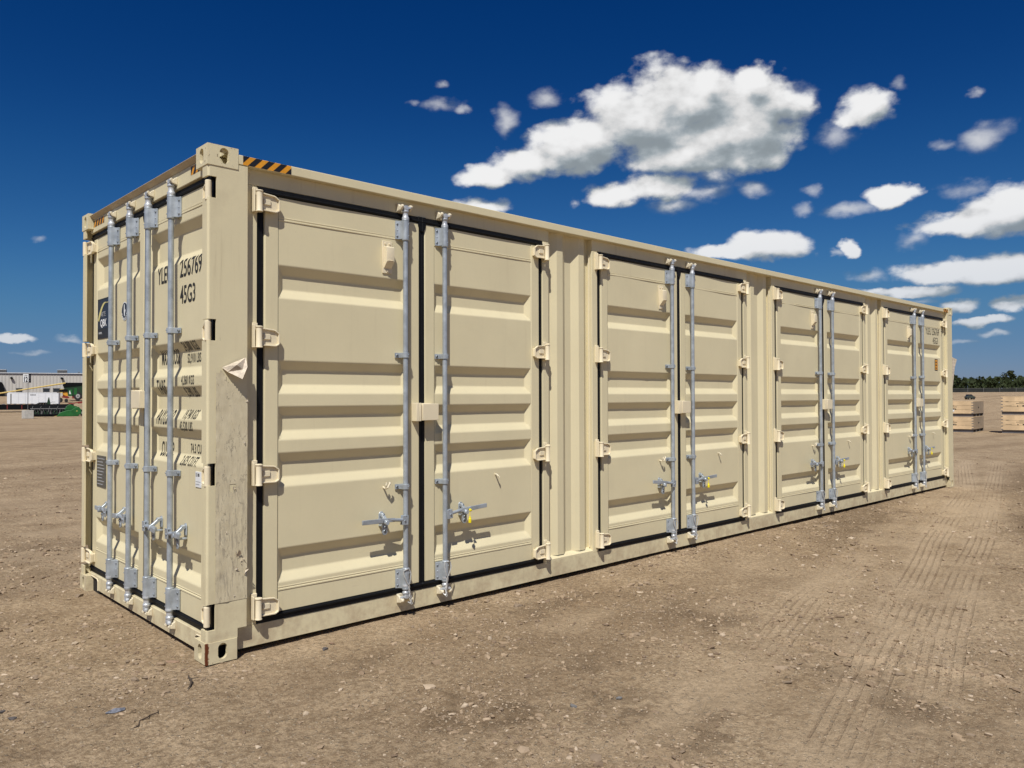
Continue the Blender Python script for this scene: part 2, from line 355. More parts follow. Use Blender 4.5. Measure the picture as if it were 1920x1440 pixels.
# ------------------------------------------------------------------ ground
def vnoise(x, y, seed=0):
    xi = np.floor(x).astype(np.int64); yi = np.floor(y).astype(np.int64); fx = x-xi; fy = y-yi
    def hsh(a, b):
        n = (a*374761393+b*668265263+seed*1442695041) & 0xffffffff
        n = ((n ^ (n >> 13))*1274126177) & 0xffffffff
        return ((n ^ (n >> 16)) & 0xffff)/65535.0
    u = fx*fx*(3-2*fx); v = fy*fy*(3-2*fy)
    return (hsh(xi, yi)*(1-u)+hsh(xi+1, yi)*u)*(1-v)+(hsh(xi, yi+1)*(1-u)+hsh(xi+1, yi+1)*u)*v
def sstep(a, b, x): t = np.clip((x-a)/(b-a), 0, 1); return t*t*(3-2*t)
def seg_dist(x, y, pts):
    best = np.full(x.shape, 1e9); sgn = np.zeros(x.shape); along = np.zeros(x.shape); acc = 0
    for (ax, ay), (bx, by) in zip(pts[:-1], pts[1:]):
        dx, dy = bx-ax, by-ay; L2 = dx*dx+dy*dy; L = math.sqrt(L2)
        t = np.clip(((x-ax)*dx+(y-ay)*dy)/L2, 0, 1)
        px, py = ax+t*dx, ay+t*dy; d = np.hypot(x-px, y-py); s = ((x-ax)*dy-(y-ay)*dx)/L
        k = d < best; best = np.where(k, d, best); sgn = np.where(k, s, sgn); along = np.where(k, acc+t*L, along); acc += L
    return best, sgn, along
TRACKS = [ # path, half width, unused, strength
    ([(18, 1.6), (11.48, -0.40), (6.9, -1.44), (5.3, -1.86), (3.34, -2.34), (2.72, -2.50), (1.37, -2.86), (0.4, -3.2)], 0.15, 0.075, 1.0),
    ([(18, 0.9), (10.97, -0.86), (7.2, -1.78), (5.6, -2.12), (3.56, -2.60), (2.75, -2.82), (1.58, -3.13), (0.4, -3.5)], 0.14, 0.075, 0.9),
    ([(14, 0.4), (11.3, -0.10), (6.4, -1.02)], 0.10, 0.09, 0.45),
    ([(5.6, -1.30), (3.6, -1.66), (2.69, -1.92), (1.95, -2.13), (1.0, -2.40)], 0.15, 0.10, 0.75),
]
RIDGE = [(2.73, -1.93), (2.74, -2.39), (2.86, -2.85), (2.95, -3.4)]
DAMP = [((2.70, -1.46), 0.26, 0.16, 0.75), ((2.36, -2.42), 0.30, 0.14, 0.8), ((2.14, -2.86), 0.3, 0.16, 0.8), ((8.8, -1.9), 1.3, 0.45, 0.9), ((7.8, -0.35), 1.9, 0.45, 0.8),
        ((0.74, -1.58), 0.26, 0.16, 0.8), ((2.25, -0.42), 0.45, 0.12, 0.55), ((0.70, -0.50), 0.25, 0.13, 0.6), ((2.78, -1.10), 0.35, 0.16, 0.6), ((1.55, -1.35), 0.30, 0.12, 0.6),
        ((0.14, 4.4), 1.0, 0.5, 0.7), ((-0.55, -0.50), 0.12, 0.06, 0.7), ((1.30, -2.28), 0.35, 0.12, 0.8), ((1.25, -1.95), 0.3, 0.13, 0.6), ((13, -0.9), 3.5, 0.5, 0.6), ((2.6, -2.62), 0.16, 0.10, 0.6), ((3.3, -2.75), 0.3, 0.14, 0.5)]
def far_rise(x, y): r = np.hypot(x, y); return 2.0*sstep(55, 140, r)
def ground_z(x, y, full=True):
    x = np.asarray(x, float); y = np.asarray(y, float)
    near = 1-sstep(14, 40, np.hypot(x, y))
    z = (vnoise(x*0.7, y*0.7, 1)-0.5)*0.030+(vnoise(x*2.1, y*2.1, 2)-0.5)*0.018
    dm = damp_at(x, y)
    clod = (vnoise(x*9, y*9, 3)-0.5)*0.012+(vnoise(x*24, y*24, 4)-0.5)*0.011+(vnoise(x*58, y*58, 5)-0.5)*0.008
    tk, th, _g = track_at(x, y)
    z = z+clod*(0.75+0.9*dm)*(1-0.6*tk)+th
    d, s, a = seg_dist(x, y, RIDGE)
    z = z+0.020*np.exp(-(d/0.045)**2)*(a > 0.02)*(0.5+vnoise(x*14, y*14, 9))
    # settle flat beneath and beside the container
    dx = np.maximum(np.maximum(-0.05-x, x-12.25), 0); dy = np.maximum(np.maximum(-0.05-y, y-2.5), 0)
    dc = np.hypot(dx, dy); k = sstep(0.0, 0.5, dc)
    z = z*(0.45+0.55*k)-0.004
    return z*near+far_rise(x, y)
def ridge_at(x, y):
    d, s, a = seg_dist(x, y, RIDGE)
    return np.exp(-((d+(vnoise(x*20, y*20, 61)-0.5)*0.03)/0.035)**2)*(a > 0.02)*sstep(0.2, 0.6, vnoise(x*11, y*11, 62))
def damp_at(x, y):
    v = np.zeros(np.shape(x))
    wx = x+(vnoise(x*4, y*4, 31)-0.5)*0.34+(vnoise(x*15, y*15, 32)-0.5)*0.20; wy = y+(vnoise(x*4, y*4, 33)-0.5)*0.34+(vnoise(x*15, y*15, 34)-0.5)*0.20
    for (cx, cy), rx, ry, s in DAMP:
        # long axis lies along the driving direction
        c, q = 0.966, 0.259
        a = ((wx-cx)*c+(wy-cy)*q)/rx; b = (-(wx-cx)*q+(wy-cy)*c)/ry
        v = np.maximum(v, s*(1-sstep(0.4, 1.45, np.sqrt(a*a+b*b))))
    return v
def dust_at(x, y):
    v = np.zeros(np.shape(x))
    for pts, hw, pitch, st in TRACKS:
        d, s_, a = seg_dist(x, y, pts)
        v = np.maximum(v, st*np.exp(-(d/(hw*1.7))**2)*sstep(0.15, 0.7, vnoise(x*1.7, y*1.7, 51)*0.6+vnoise(x*7, y*7, 52)*0.4))
    # pale, worn-smooth patches
    w = vnoise(x*0.8+vnoise(x*3, y*3, 53)*0.7, y*1.6+vnoise(x*3, y*3, 54)*0.7, 55)
    return np.maximum(v, 0.6*sstep(0.62, 0.85, w)*(1-sstep(5, 12, np.hypot(x, y))))
def track_at(x, y):
    tk = np.zeros(np.shape(x)); th = np.zeros(np.shape(x)); gv = np.zeros(np.shape(x))
    for pts, hw, pitch, st in TRACKS:
        d, s, a = seg_dist(x, y, pts)
        wob = (vnoise(x*6, y*6, 41)-0.5)*0.03
        m = (1-sstep(hw*0.9, hw*1.08, d+wob))
        L = sum(math.dist(p, q) for p, q in zip(pts[:-1], pts[1:]))
        m = m*sstep(0, 0.5, a)*(1-sstep(L-0.45, L-0.02, a))
        patch = sstep(0.25, 0.55, vnoise(x*2.3, y*2.3, 43)); m = m*st*(0.50+0.50*patch*sstep(0.2, 0.6, vnoise(x*0.9, y*0.9, 44)))
        rib = np.cos(2*np.pi*(s+0.004*np.sin(a*40))/pitch)
        lug = sstep(-0.3, 0.2, np.sin(2*np.pi*a/0.085+s*30))
        th = np.where(m > tk, -0.006*m, th); gv = np.where(m > tk, s, gv); tk = np.maximum(tk, m)
    return tk, th, gv

def axis(parts, lo, hi, grow=1.12):
    """parts: [(start, end, step)...] contiguous; grows outwards to lo / hi"""
    a = []
    for s0, s1, st in parts: a += list(np.arange(s0, s1-1e-9, st))
    a.append(parts[-1][1])
    st = parts[-1][2]; v = a[-1]
    while v < hi: st *= grow; v += st; a.append(v)
    st = parts[0][2]; v = a[0]; pre = []
    while v > lo: st *= grow; v -= st; pre.append(v)
    return np.array(pre[::-1]+a)
def build_ground():
    xs = axis([(-1.3, 4.0, 0.016), (4.0, 8.0, 0.028), (8.0, 14.0, 0.05)], -400, 3200, 1.10)
    ys = axis([(-3.9, 0.2, 0.016), (0.2, 6.5, 0.045)], -400, 3200, 1.10)
    X, Y = np.meshgrid(xs, ys); Z = ground_z(X, Y)
    nx, ny = len(xs), len(ys)
    co = np.stack([X, Y, Z], -1).reshape(-1, 3)
    i = np.arange(nx-1)[None, :]+np.arange(ny-1)[:, None]*nx
    q = np.stack([i, i+1, i+1+nx, i+nx], -1).reshape(-1, 4)
    me = bpy.data.meshes.new('ground'); me.vertices.add(len(co)); me.vertices.foreach_set('co', co.ravel())
    me.loops.add(q.size); me.loops.foreach_set('vertex_index', q.ravel().astype(np.int32))
    me.polygons.add(len(q)); me.polygons.foreach_set('loop_start', np.arange(0, q.size, 4, dtype=np.int32))
    me.polygons.foreach_set('use_smooth', np.ones(len(q), bool))
    me.update(calc_edges=True)
    _t = track_at(X, Y)
    for nm, val in (('damp', damp_at(X, Y)), ('track', _t[0]), ('groove', _t[2]), ('ridge', ridge_at(X, Y)), ('dust', dust_at(X, Y))):
        at = me.attributes.new(nm, 'FLOAT', 'POINT'); at.data.foreach_set('value', val.ravel().astype(np.float32))
    o = bpy.data.objects.new('ground', me); COL.objects.link(o); tag(o, kind='structure')
    m, t, p = principled('dry_dirt')
    pos = t.add('ShaderNodeNewGeometry').outputs['Position']
    def attr(n): a = t.add('ShaderNodeAttribute'); a.attribute_name = n; return a.outputs['Fac']
    broad = t.noise(t.vmath('MULTIPLY', pos, (0.55, 1.1, 1)), 1.0, 5, 0.65, 0.6)
    big = t.noise(pos, 0.35, 5, 0.6); mid = t.noise(pos, 2.6, 6, 0.62); fine = t.noise(pos, 30, 8, 0.7)
    lane = t.noise(t.vmath('MULTIPLY', pos, (0.10, 0.55, 1)), 1.0, 5, 0.6, 0.4)      # long drag marks of traffic
    c = t.mix(t.ramp(mid.outputs['Fac'], 0.32, 0.68), (0.285, 0.208, 0.130, 1), (0.46, 0.352, 0.235, 1))
    c = t.mix(t.math('MULTIPLY', t.ramp(big.outputs['Fac'], 0.35, 0.7), 0.40), c, (0.53, 0.415, 0.285, 1))
    c = t.mix(t.math('MULTIPLY', t.ramp(lane.outputs['Fac'], 0.48, 0.66), 0.50), c, (0.185, 0.127, 0.078, 1))
    c = t.mix(t.math('MULTIPLY', t.ramp(broad.outputs['Fac'], 0.52, 0.66), 0.34), c, (0.205, 0.145, 0.092, 1))
    rust = t.noise(pos, 1.1, 4, 0.6)
    c = t.mix(t.math('MULTIPLY', t.ramp(rust.outputs['Fac'], 0.55, 0.75), 0.35), c, (0.30, 0.200, 0.115, 1))
    c = t.mix(t.math('MULTIPLY', t.ramp(fine.outputs['Fac'], 0.42, 0.60), 0.62), c, (0.155, 0.104, 0.060, 1))
    fn2 = t.noise(pos, 75, 6, 0.75)
    c = t.mix(t.math('MULTIPLY', t.ramp(fn2.outputs['Fac'], 0.53, 0.66), 0.42), c, (0.62, 0.48, 0.33, 1))
    c = t.mix(t.math('MULTIPLY', t.ramp(fn2.outputs['Fac'], 0.43, 0.35), 0.50), c, (0.120, 0.078, 0.045, 1))  # dark specks paint the tiny shadows between crumbs of dirt
    c = t.mix(t.math('MULTIPLY', attr('damp'), t.ramp(t.noise(pos, 13, 6, 0.7).outputs['Fac'], 0.30, 0.55, 0.45, 1.0)), c, (0.145, 0.102, 0.063, 1))
    c = t.mix(t.math('MULTIPLY', attr('track'), 0.30), c, (0.45, 0.345, 0.235, 1))
    gj = t.math('ADD', attr('groove'), t.math('MULTIPLY', t.math('SUBTRACT', t.noise(pos, 9, 3, 0.5).outputs['Fac'], 0.5), 0.012))
    gc = t.ramp(t.math('COSINE', t.math('MULTIPLY', gj, 2*math.pi/0.056)), 0.42, 0.90)
    gc = t.math('MULTIPLY', t.math('MULTIPLY', gc, t.ramp(attr('track'), 0.20, 1.0)), t.ramp(t.noise(pos, 20, 5, 0.75).outputs['Fac'], 0.36, 0.56))
    c = t.mix(t.math('MULTIPLY', gc, 0.48), c, (0.15, 0.088, 0.050, 1))
    c = t.mix(t.math('MULTIPLY', attr('dust'), 0.72), c, (0.475, 0.368, 0.252, 1))
    rd = attr('ridge'); c = t.mix(t.math('MULTIPLY', rd, 0.6), c, (0.47, 0.35, 0.24, 1))
    hs = []
    for sc, thr, amt, seedv in ((46, 0.30, 0.85, 0.0), (95, 0.30, 0.75, 3.1), (190, 0.32, 0.6, 7.7)):
        v = t.add('ShaderNodeTexVoronoi'); v.inputs['Scale'].default_value = sc; v.inputs['Randomness'].default_value = 1.0
        t.l.new(t.vmath('ADD', t.vmath('MULTIPLY', pos, (1, 1, 0.3)), (seedv, seedv, 0)), v.inputs['Vector'])
        sp = t.add('ShaderNodeSeparateColor'); t.l.new(v.outputs['Color'], sp.inputs[0])
        pick = t.ramp(sp.outputs[0], 0.66, 0.70)                                  # only some cells hold a pebble
        inside = t.math('MULTIPLY', t.ramp(v.outputs['Distance'], thr+0.06, thr-0.04), pick)
        pc = t.mix(sp.outputs[1], (0.20, 0.165, 0.125, 1), (0.62, 0.50, 0.36, 1))
        c = t.mix(t.math('MULTIPLY', inside, amt), c, pc)
        hs.append(t.math('MULTIPLY', inside, 0.5/sc*46))
    t.put(p.inputs['Base Color'], t.mix(1.0, c, (1.06, 1.045, 1.005, 1), 'MULTIPLY')); p.inputs['Roughness'].default_value = 0.95; p.inputs['Specular IOR Level'].default_value = 0.15
    h = t.math('ADD', t.math('MULTIPLY', fine.outputs['Fac'], 1.3), t.math('ADD', hs[0], t.math('ADD', hs[1], hs[2])))
    h = t.math('ADD', h, t.math('MULTIPLY', t.noise(pos, 7, 5, 0.6).outputs['Fac'], 1.2))
    h = t.math('SUBTRACT', h, t.math('MULTIPLY', gc, 0.45))
    h = t.math('ADD', h, t.math('MULTIPLY', fn2.outputs['Fac'], 0.5))
    b = t.add('ShaderNodeBump'); b.inputs['Strength'].default_value = 1.0; b.inputs['Distance'].default_value = 0.015
    t.l.new(h, b.inputs['Height']); t.l.new(b.outputs[0], p.inputs['Normal'])
    me.materials.append(m)
    M['dirt'] = m
build_ground()

def build_gravel(n=150000):
    base = bmesh.new(); bmesh.ops.create_icosphere(base, subdivisions=1, radius=1.0)
    bv = np.array([v.co[:] for v in base.verts]); bf = np.array([[v.index for v in f.verts] for f in base.faces]); base.free()
    tmpl = np.array([bv*(1+rng.uniform(-0.45, 0.35, (len(bv), 1))) for _ in range(24)])
    cx, cy = -1.73, -4.295
    az = rng.uniform(R(5), R(90), n); r = 1.7*np.exp(rng.uniform(0, 1, n)*math.log(22/1.7))
    x = cx+r*np.cos(az); y = cy+r*np.sin(az)
    ok = ~((x > -0.02) & (x < 12.2) & (y > 0.01) & (y < 2.43))
    dens = 0.06+1.35*sstep(0.2, 0.75, vnoise(x*1.3, y*1.6, 77))*(0.3+vnoise(x*6, y*6, 78))+0.9*damp_at(x, y)-0.7*dust_at(x, y)+1.8*ridge_at(x, y)
    ok &= rng.uniform(0, 1.6, n) < dens
    x, y, r = x[ok], y[ok], r[ok]; n = len(x)
    size = np.clip(np.exp(rng.normal(math.log(0.0034), 0.60, n)), 0.0013, 0.024)*(0.60+0.19*np.minimum(r, 9))
    size = np.minimum(size, 0.027)
    z = ground_z(x, y); nv = len(bv)
    a = rng.uniform(0, 6.283, n); ca, sa = np.cos(a), np.sin(a)
    sc = size[:, None]*np.stack([rng.uniform(0.8, 1.6, n), rng.uniform(0.6, 1.0, n), rng.uniform(0.35, 0.8, n)], -1)
    P = tmpl[rng.integers(0, 24, n)]*sc[:, None, :]
    V = np.stack([P[..., 0]*ca[:, None]-P[..., 1]*sa[:, None]+x[:, None], P[..., 0]*sa[:, None]+P[..., 1]*ca[:, None]+y[:, None], P[..., 2]+(z+sc[:, 2]*0.25)[:, None]], -1).reshape(-1, 3)
    F = (bf[None]+(np.arange(n)*nv)[:, None, None]).reshape(-1, 3)
    print('stones', n)
    me = bpy.data.meshes.new('gravel'); me.vertices.add(len(V)); me.vertices.foreach_set('co', V.ravel())
    me.loops.add(F.size); me.loops.foreach_set('vertex_index', F.ravel().astype(np.int32))
    me.polygons.add(len(F)); me.polygons.foreach_set('loop_start', np.arange(0, F.size, 3, dtype=np.int32)); me.update(calc_edges=True)
    me.polygons.foreach_set('use_smooth', np.zeros(len(F), bool))
    m, t, p = principled('gravel_stone')
    g = t.add('ShaderNodeNewGeometry'); rnd = g.outputs['Random Per Island']
    cr = t.add('ShaderNodeValToRGB'); t.l.new(rnd, cr.inputs[0]); e = cr.color_ramp.elements
    e[0].position = 0; e[0].color = (0.17, 0.12, 0.08, 1); e[1].position = 1; e[1].color = (0.60, 0.49, 0.36, 1)
    for ps, cc in ((0.25, (0.30, 0.218, 0.138, 1)), (0.5, (0.38, 0.285, 0.185, 1)), (0.72, (0.24, 0.185, 0.13, 1)), (0.86, (0.46, 0.35, 0.235, 1)), (0.96, (0.56, 0.46, 0.34, 1))):
        q = e.new(ps); q.color = cc
    nz = t.noise(g.outputs['Position'], 120, 3, 0.6)
    t.put(p.inputs['Base Color'], t.mix(t.math('MULTIPLY', nz.outputs['Fac'], 0.5), cr.outputs[0], (0.22, 0.15, 0.095, 1)))
    p.inputs['Roughness'].default_value = 0.9; me.materials.append(m)
    o = bpy.data.objects.new('gravel', me); COL.objects.link(o)
    tag(o, 'loose pebbles and crumbs of dry dirt scattered over the yard', 'gravel', kind='stuff')
build_gravel()

# ------------------------------------------------------------------ the container
LX, WY, HZ = 12.192, 2.438, 2.896
box_root = thing('shipping_container', 'long cream steel shipping container with side doors and galvanised locking rods standing on dirt', 'container')
RS = 0.048          # how far the side doors sit behind the corner castings
RE = 0.060          # the same for the end doors
# leaf panel profiles: list of (groove top z, groove bottom z)
G_SIDE = [(2.272, 2.068), (1.700, 1.495), (1.425, 1.218), (1.148, 0.939), (0.580, 0.371)]
G_END = [(2.547, 2.298), (1.820, 1.603), (1.549, 1.342), (1.292, 1.072), (0.570, 0.378)]
GD = 0.036

def groove_depth(z, grooves, slope=0.062):
    d = 0.0
    for zt, zb in grooves:
        if zb < z < zt:
            a = min((zt-z)/slope, (z-zb)/slope, 1.0)
            d = max(d, a)
    return d
def soft(a):  # rounds the bends a little
    a = max(0.0, min(1.0, a)); k = 0.10
    if a < k: return a*a/(2*k)/(1-k)
    if a > 1-k: return 1-(1-a)**2/(2*k)/(1-k)
    return (a-k/2)/(1-k)
def panel_depth_fn(x0, x1, grooves, es=0.042, seed=0):
    rr = random.Random(seed)
    ph = [(rr.uniform(0, 6.28), rr.uniform(0, 6.28), rr.uniform(3, 7), rr.uniform(2.5, 6)) for _ in range(3)]
    dents = [(rr.uniform(x0+.15, x1-.15), rr.uniform(.2, 2.5), rr.uniform(.02, .05), rr.uniform(-.0026, .0032)) for _ in range(9)]
    def f(x, z):
        gx = min((x-x0)/es, (x1-x)/es, 1.0)
        d = GD*soft(min(max(gx, 0), groove_depth(z, grooves)))
        edge = max(0, min(1, (x-x0)/0.15, (x1-x)/0.15))
        d += edge*0.0014*sum(math.sin(x*a+p)*math.sin(z*b+q) for p, q, a, b in ph)
        for cx, cz, r, amp in dents: d += amp*math.exp(-((x-cx)**2+(z-cz)**2)/r**2)*edge
        return d
    return f
def panel_mesh(x0, x1, z0, z1, grooves, f, name='door_panel', es=0.042, mirror=False):
    sl = 0.062; xs = {x0, x1}; zs = {z0, z1}
    for k in (0, .1, .2, .5, .8, .9, 1.0, 1.1): xs |= {round(x0+es*k, 5), round(x1-es*k, 5)}
    for i in range(1, 22): xs.add(round(x0+es+(x1-x0-2*es)*i/22, 5))
    for zt, zb in grooves:
        for k in (-.07, 0, .1, .2, .5, .8, .9, 1.0, 1.07): zs |= {round(zt-sl*k, 5), round(zb+sl*k, 5)}
    z = z0
    while z < z1: zs.add(round(z, 5)); z += 0.052
    def dedupe(s):
        o = []
        for v in sorted(s):
            if not o or v-o[-1] > 0.0028: o.append(v)
        return o
    xs, zs = dedupe(xs), dedupe(zs)
    b = MB().mat(M['paint']); nx = len(xs)
    V = [(x, f(x, z), z) for z in zs for x in xs]; F = []
    xm = (x0+x1)/2
    for j in range(len(zs)-1):
        for i in range(nx-1):
            a, c, d, e = j*nx+i, j*nx+i+1, (j+1)*nx+i+1, (j+1)*nx+i
            if xs[i] < x0+es-1e-4 or xs[i+1] > x1-es+1e-4:
                # split along the hip of the pressed end
                d1 = abs(V[a][1]-V[d][1]); d2 = abs(V[c][1]-V[e][1])
                if d1 > d2: F += [(a, c, d), (a, d, e)]
                else: F += [(a, c, e), (c, d, e)]
            else: F.append((a, c, d, e))
    b.add(V, F)
    # small returned edges so that the sheet has thickness at its rim
    me = b.mesh(name, mirror=mirror, sharp=50)
    return me

END_W = [1.095]
def leaf_parts(kind):
    """local frame of a left leaf: x from the hinge edge to the right, -y outwards, z up. returns {name: [(mesh, loc)...]}"""
    P = {}
    if kind == 'side': W, ST, z0, z1, gr, wl = 1.130, 0.088, 0.204, 2.676, G_SIDE, (2.540, 0.331)
    else: W, ST, z0, z1, gr, wl = END_W[0], 0.090, 0.182, 2.705, G_END, (2.600, 0.318)
    P['dims'] = (W, ST, z0, z1, gr, wl)
    return P
def door_meshes(kind, mirror, seed):
    W, ST, z0, z1, gr, wl = leaf_parts(kind)['dims']
    x0, x1 = ST+0.001, W-ST-0.001
    f = panel_depth_fn(x0, x1, gr, seed=seed)
    pm = panel_mesh(x0, x1, z0+0.001, z1-0.001, gr, f, mirror=mirror)
    st = MB().mat(M['paint']); st.box(0, ST, -0.003, 0.05, z0, z1)
    stile = st.mesh('door_stile', bevel=0.006, seg=2, mirror=mirror)
    st2 = MB().mat(M['paint']); st2.box(W-ST, W-0.003, -0.003, 0.05, z0, z1)
    stile2 = st2.mesh('door_stile', bevel=0.006, seg=2, mirror=mirror)
    wd = MB().mat(M['paint'])
    welds = []
    for z in wl:                                  # welded lap of the top and bottom plates
        wd = MB().mat(M['paint'])
        wd.prism([(0.0005, z+0.007), (-0.0035, z+0.004), (-0.0035, z-0.003), (0.0005, z-0.005)], x0, x1, 'yzx')
        wd.prism([(0.0005, z+0.019), (-0.002, z+0.017), (-0.002, z+0.012), (0.0005, z+0.0071)], x0, x1, 'yzx')
        welds.append(wd.mesh('weld_seam', mirror=mirror))
    return dict(f=(lambda x, z: f(-x if mirror else x, z)), panel=pm, stiles=(stile, stile2), welds=welds, cuts=[z for a, b in gr for z in (a, a-0.031, a-0.062, b+0.062, b+0.031, b)]+[a-k for a, b in gr for k in (0.006, 0.056)]+[b+k for a, b in gr for k in (0.006, 0.056)])

def gasket_mesh(kind, mirror):
    W, ST, z0, z1, gr, wl = leaf_parts(kind)['dims']; g = 0.043; c = 0.021
    b = MB().mat(M['rubber'])
    y = 0.004
    b.box(-g, W+c, -0.004, 0.02, z1+0.002, z1+0.042)           # top strip with a raised bead
    b.cyl((-g+0.004, -0.004, z1+0.013), (W+c, -0.004, z1+0.013), 0.009, n=8)
    b.box(-g, W+c, -0.004, 0.02, z0-0.046, z0-0.002)
    b.cyl((-g+0.004, -0.004, z0-0.014), (W+c, -0.004, z0-0.014), 0.009, n=8)
    b.box(-g, -0.001, 0.010, 0.03, z0-0.002, z1+0.002)
    b.box(W-0.0025, W+c-0.0005, -0.0005, 0.03, z0-0.002, z1+0.002)
    b.prism([(W-0.012, z1+0.045), (W+c, z1+0.045), (W+c, z1-0.055), (W+0.004, z1-0.055), (W-0.012, z1-0.02)], -0.010, 0.0, 'xzy')
    return b.mesh('door_gasket', bevel=0.003, mirror=mirror)

def hinge_mesh(mirror, end=False, short=False):
    b = MB().mat(M['hinge'])
    # x = 0 is the leaf's hinge edge; barrel stands outside it over the gasket
    bx = -0.052 if not end else -0.075
    if not end:
        b.box(bx-0.028, bx+0.006, -0.012, 0.002, -0.066, 0.080)          # plate welded to the jamb
        b.box(bx-0.030, bx-0.022, -0.040, -0.010, -0.066, 0.068)
    b.lathe(bx, -0.044, [(-0.066, 0.014), (-0.066, 0.021), (-0.060, 0.021), (-0.058, 0.018), (0.050, 0.018), (0.052, 0.022), (0.059, 0.022), (0.061, 0.012)] if not end else [(-0.060, 0.014), (-0.058, 0.0175), (0.052, 0.0175), (0.054, 0.014)], 14)
    # pressed blade with raised rims, tapering towards the door
    xe = 0.076 if not end else (0.012 if short else 0.085)
    out = [(bx+0.012, -0.050), (xe-0.02, -0.052), (xe, -0.040), (xe, 0.020), (xe-0.028, 0.040), (bx+0.012, 0.048)]
    b.prism(out, -0.028, -0.018, 'xzy')
    for (p, q) in ((out[0], out[1]), (out[1], out[2]), (out[2], out[3]), (out[3], out[4]), (out[4], out[5])):
        b.bar((p[0], -0.034, p[1]), (q[0], -0.034, q[1]), 0.014, 0.008, up=(0, 0, 1) if abs(p[0]-q[0]) > 0.01 else (1, 0, 0))
    if not short: b.box(bx+0.03, bx+0.075, -0.036, -0.027, -0.016, 0.016)
    if not short: b.box(xe-0.05, xe-0.004, -0.020, -0.002, -0.040, 0.022)
    return b.mesh('hinge', bevel=0.0025, mirror=mirror)

ROD_Y = -0.046
def rod_mesh(z0, z1, r=0.0172):
    b = MB().mat(M['galv'])
    zt, zb = z1, z0
    b.cyl((0, ROD_Y, zb+0.16), (0, ROD_Y, zt-0.16), r, n=18)
    b.mat(M['galv_bright'])
    for s, zz in ((1, zt), (-1, zb)):       # forged cam ends
        b.lathe(0, ROD_Y, sorted([(zz-s*0.165, r), (zz-s*0.085, r), (zz-s*0.080, 0.024), (zz-s*0.062, 0.025), (zz-s*0.055, 0.019), (zz-s*0.030, 0.018), (zz-s*0.024, 0.024), (zz-s*0.012, 0.022), (zz-s*0.008, 0.013)]), 14)
        b.obox((0.0, ROD_Y-0.004, zz+s*0.004), (0.012, 0, 0), (0, 0.016, 0), (0, 0, 0.014))
        b.obox((-0.022, ROD_Y+0.004, zz+s*0.010), (0.017, 0.006, 0), (-0.004, 0.011, 0), (0, 0, 0.006))
        b.obox((0.022, ROD_Y-0.010, zz+s*0.006), (0.013, -0.005, 0.004*s), (0.003, 0.009, 0), (0, 0, 0.007))
    return b.mesh('locking_rod', bevel=0.0015)
def keeper_mesh(s):
    """cast claw welded to header (s=1) or sill (s=-1) that the rod's cam turns into"""
    b = MB().mat(M['keeper'])
    for dx in (-0.036, 0.036):
        b.prism([(0.0, -0.028), (-0.050, -0.020), (-0.066, -0.004), (-0.058, 0.010), (-0.040, 0.006), (-0.030, 0.020), (0.0, 0.030)], dx-0.009, dx+0.009, 'yzx')
    b.box(-0.045, 0.045, -0.010, 0.0, -0.03, 0.032)
    b.cyl((-0.042, -0.056, 0.004*s), (-0.026, -0.060, 0.004*s), 0.013, n=8)
    b.cyl((0.026, -0.058, 0.006*s), (0.045, -0.056, 0.006*s), 0.014, n=8)
    return b.mesh('cam_keeper', bevel=0.004, seg=2)
def guide_mesh(flange):
    """long bearing bracket folded round the rod, bolted through a flange on one side"""
    b = MB().mat(M['galv'])
    f = flange; h = 0.062
    arc = [(math.cos(R(a))*0.024*-f, ROD_Y+math.sin(R(a))*0.024) for a in range(20, -181, -20)]
    xo = 0.056*f
    outer = [(xo, -0.004), (xo, -0.013), (0.030*f, -0.018)]+[(-q[0]*-1 if False else q[0], q[1]) for q in arc[::-1]]+[(-0.022*f, -0.004)]
    poly = [(xo, -0.002), (xo, -0.012), (0.034*f, -0.020), (0.024*f, ROD_Y)]+[(0.024*f*math.cos(R(a)), ROD_Y-0.024*math.sin(R(a))) for a in range(20, 181, 20)]+[(-0.024*f, -0.002)]
    b.prism(poly, -h, h, 'xyz')
    b.lathe(0, ROD_Y, [(-h-0.012, 0.0205), (-h-0.008, 0.025), (-h+0.001, 0.025)], 14)
    b.lathe(0, ROD_Y, [(h-0.001, 0.025), (h+0.008, 0.025), (h+0.012, 0.0205)], 14)
    b.mat(M['galv_bright'])
    b.cyl((0.044*f, -0.012, 0.0), (0.044*f, -0.019, 0.0), 0.0055, n=8)
    b.mat(M['bolt'])
    for z in (-0.042, 0.040): b.cyl((0.046*f, -0.011, z), (0.046*f, -0.021, z), 0.007, n=8)
    for z in (-0.042, 0.038): b.cyl((-0.012*f, ROD_Y-0.018, z), (-0.013*f, ROD_Y-0.0245, z), 0.005, n=8)
    return b.mesh('rod_guide', bevel=0.0015)
def clamp_mesh(f):
    b = MB().mat(M['galv']); h = 0.017
    poly = [(0.058*f, -0.002), (0.062*f, -0.010), (0.034*f, -0.014), (0.0245*f, ROD_Y+0.010)]+[(0.0245*f*math.cos(R(a)), ROD_Y-0.0245*math.sin(R(a))) for a in range(0, 181, 20)]+[(-0.0245*f, -0.002)]
    b.prism(poly, -h, h, 'xyz'); b.mat(M['bolt'])
    b.cyl((0.048*f, -0.010, 0), (0.048*f, -0.022, 0), 0.009, n=8)
    b.cyl((-0.010*f, ROD_Y-0.020, 0.002), (-0.011*f, ROD_Y-0.026, 0.002), 0.005, n=8)
    return b.mesh('rod_clamp', bevel=0.0015)
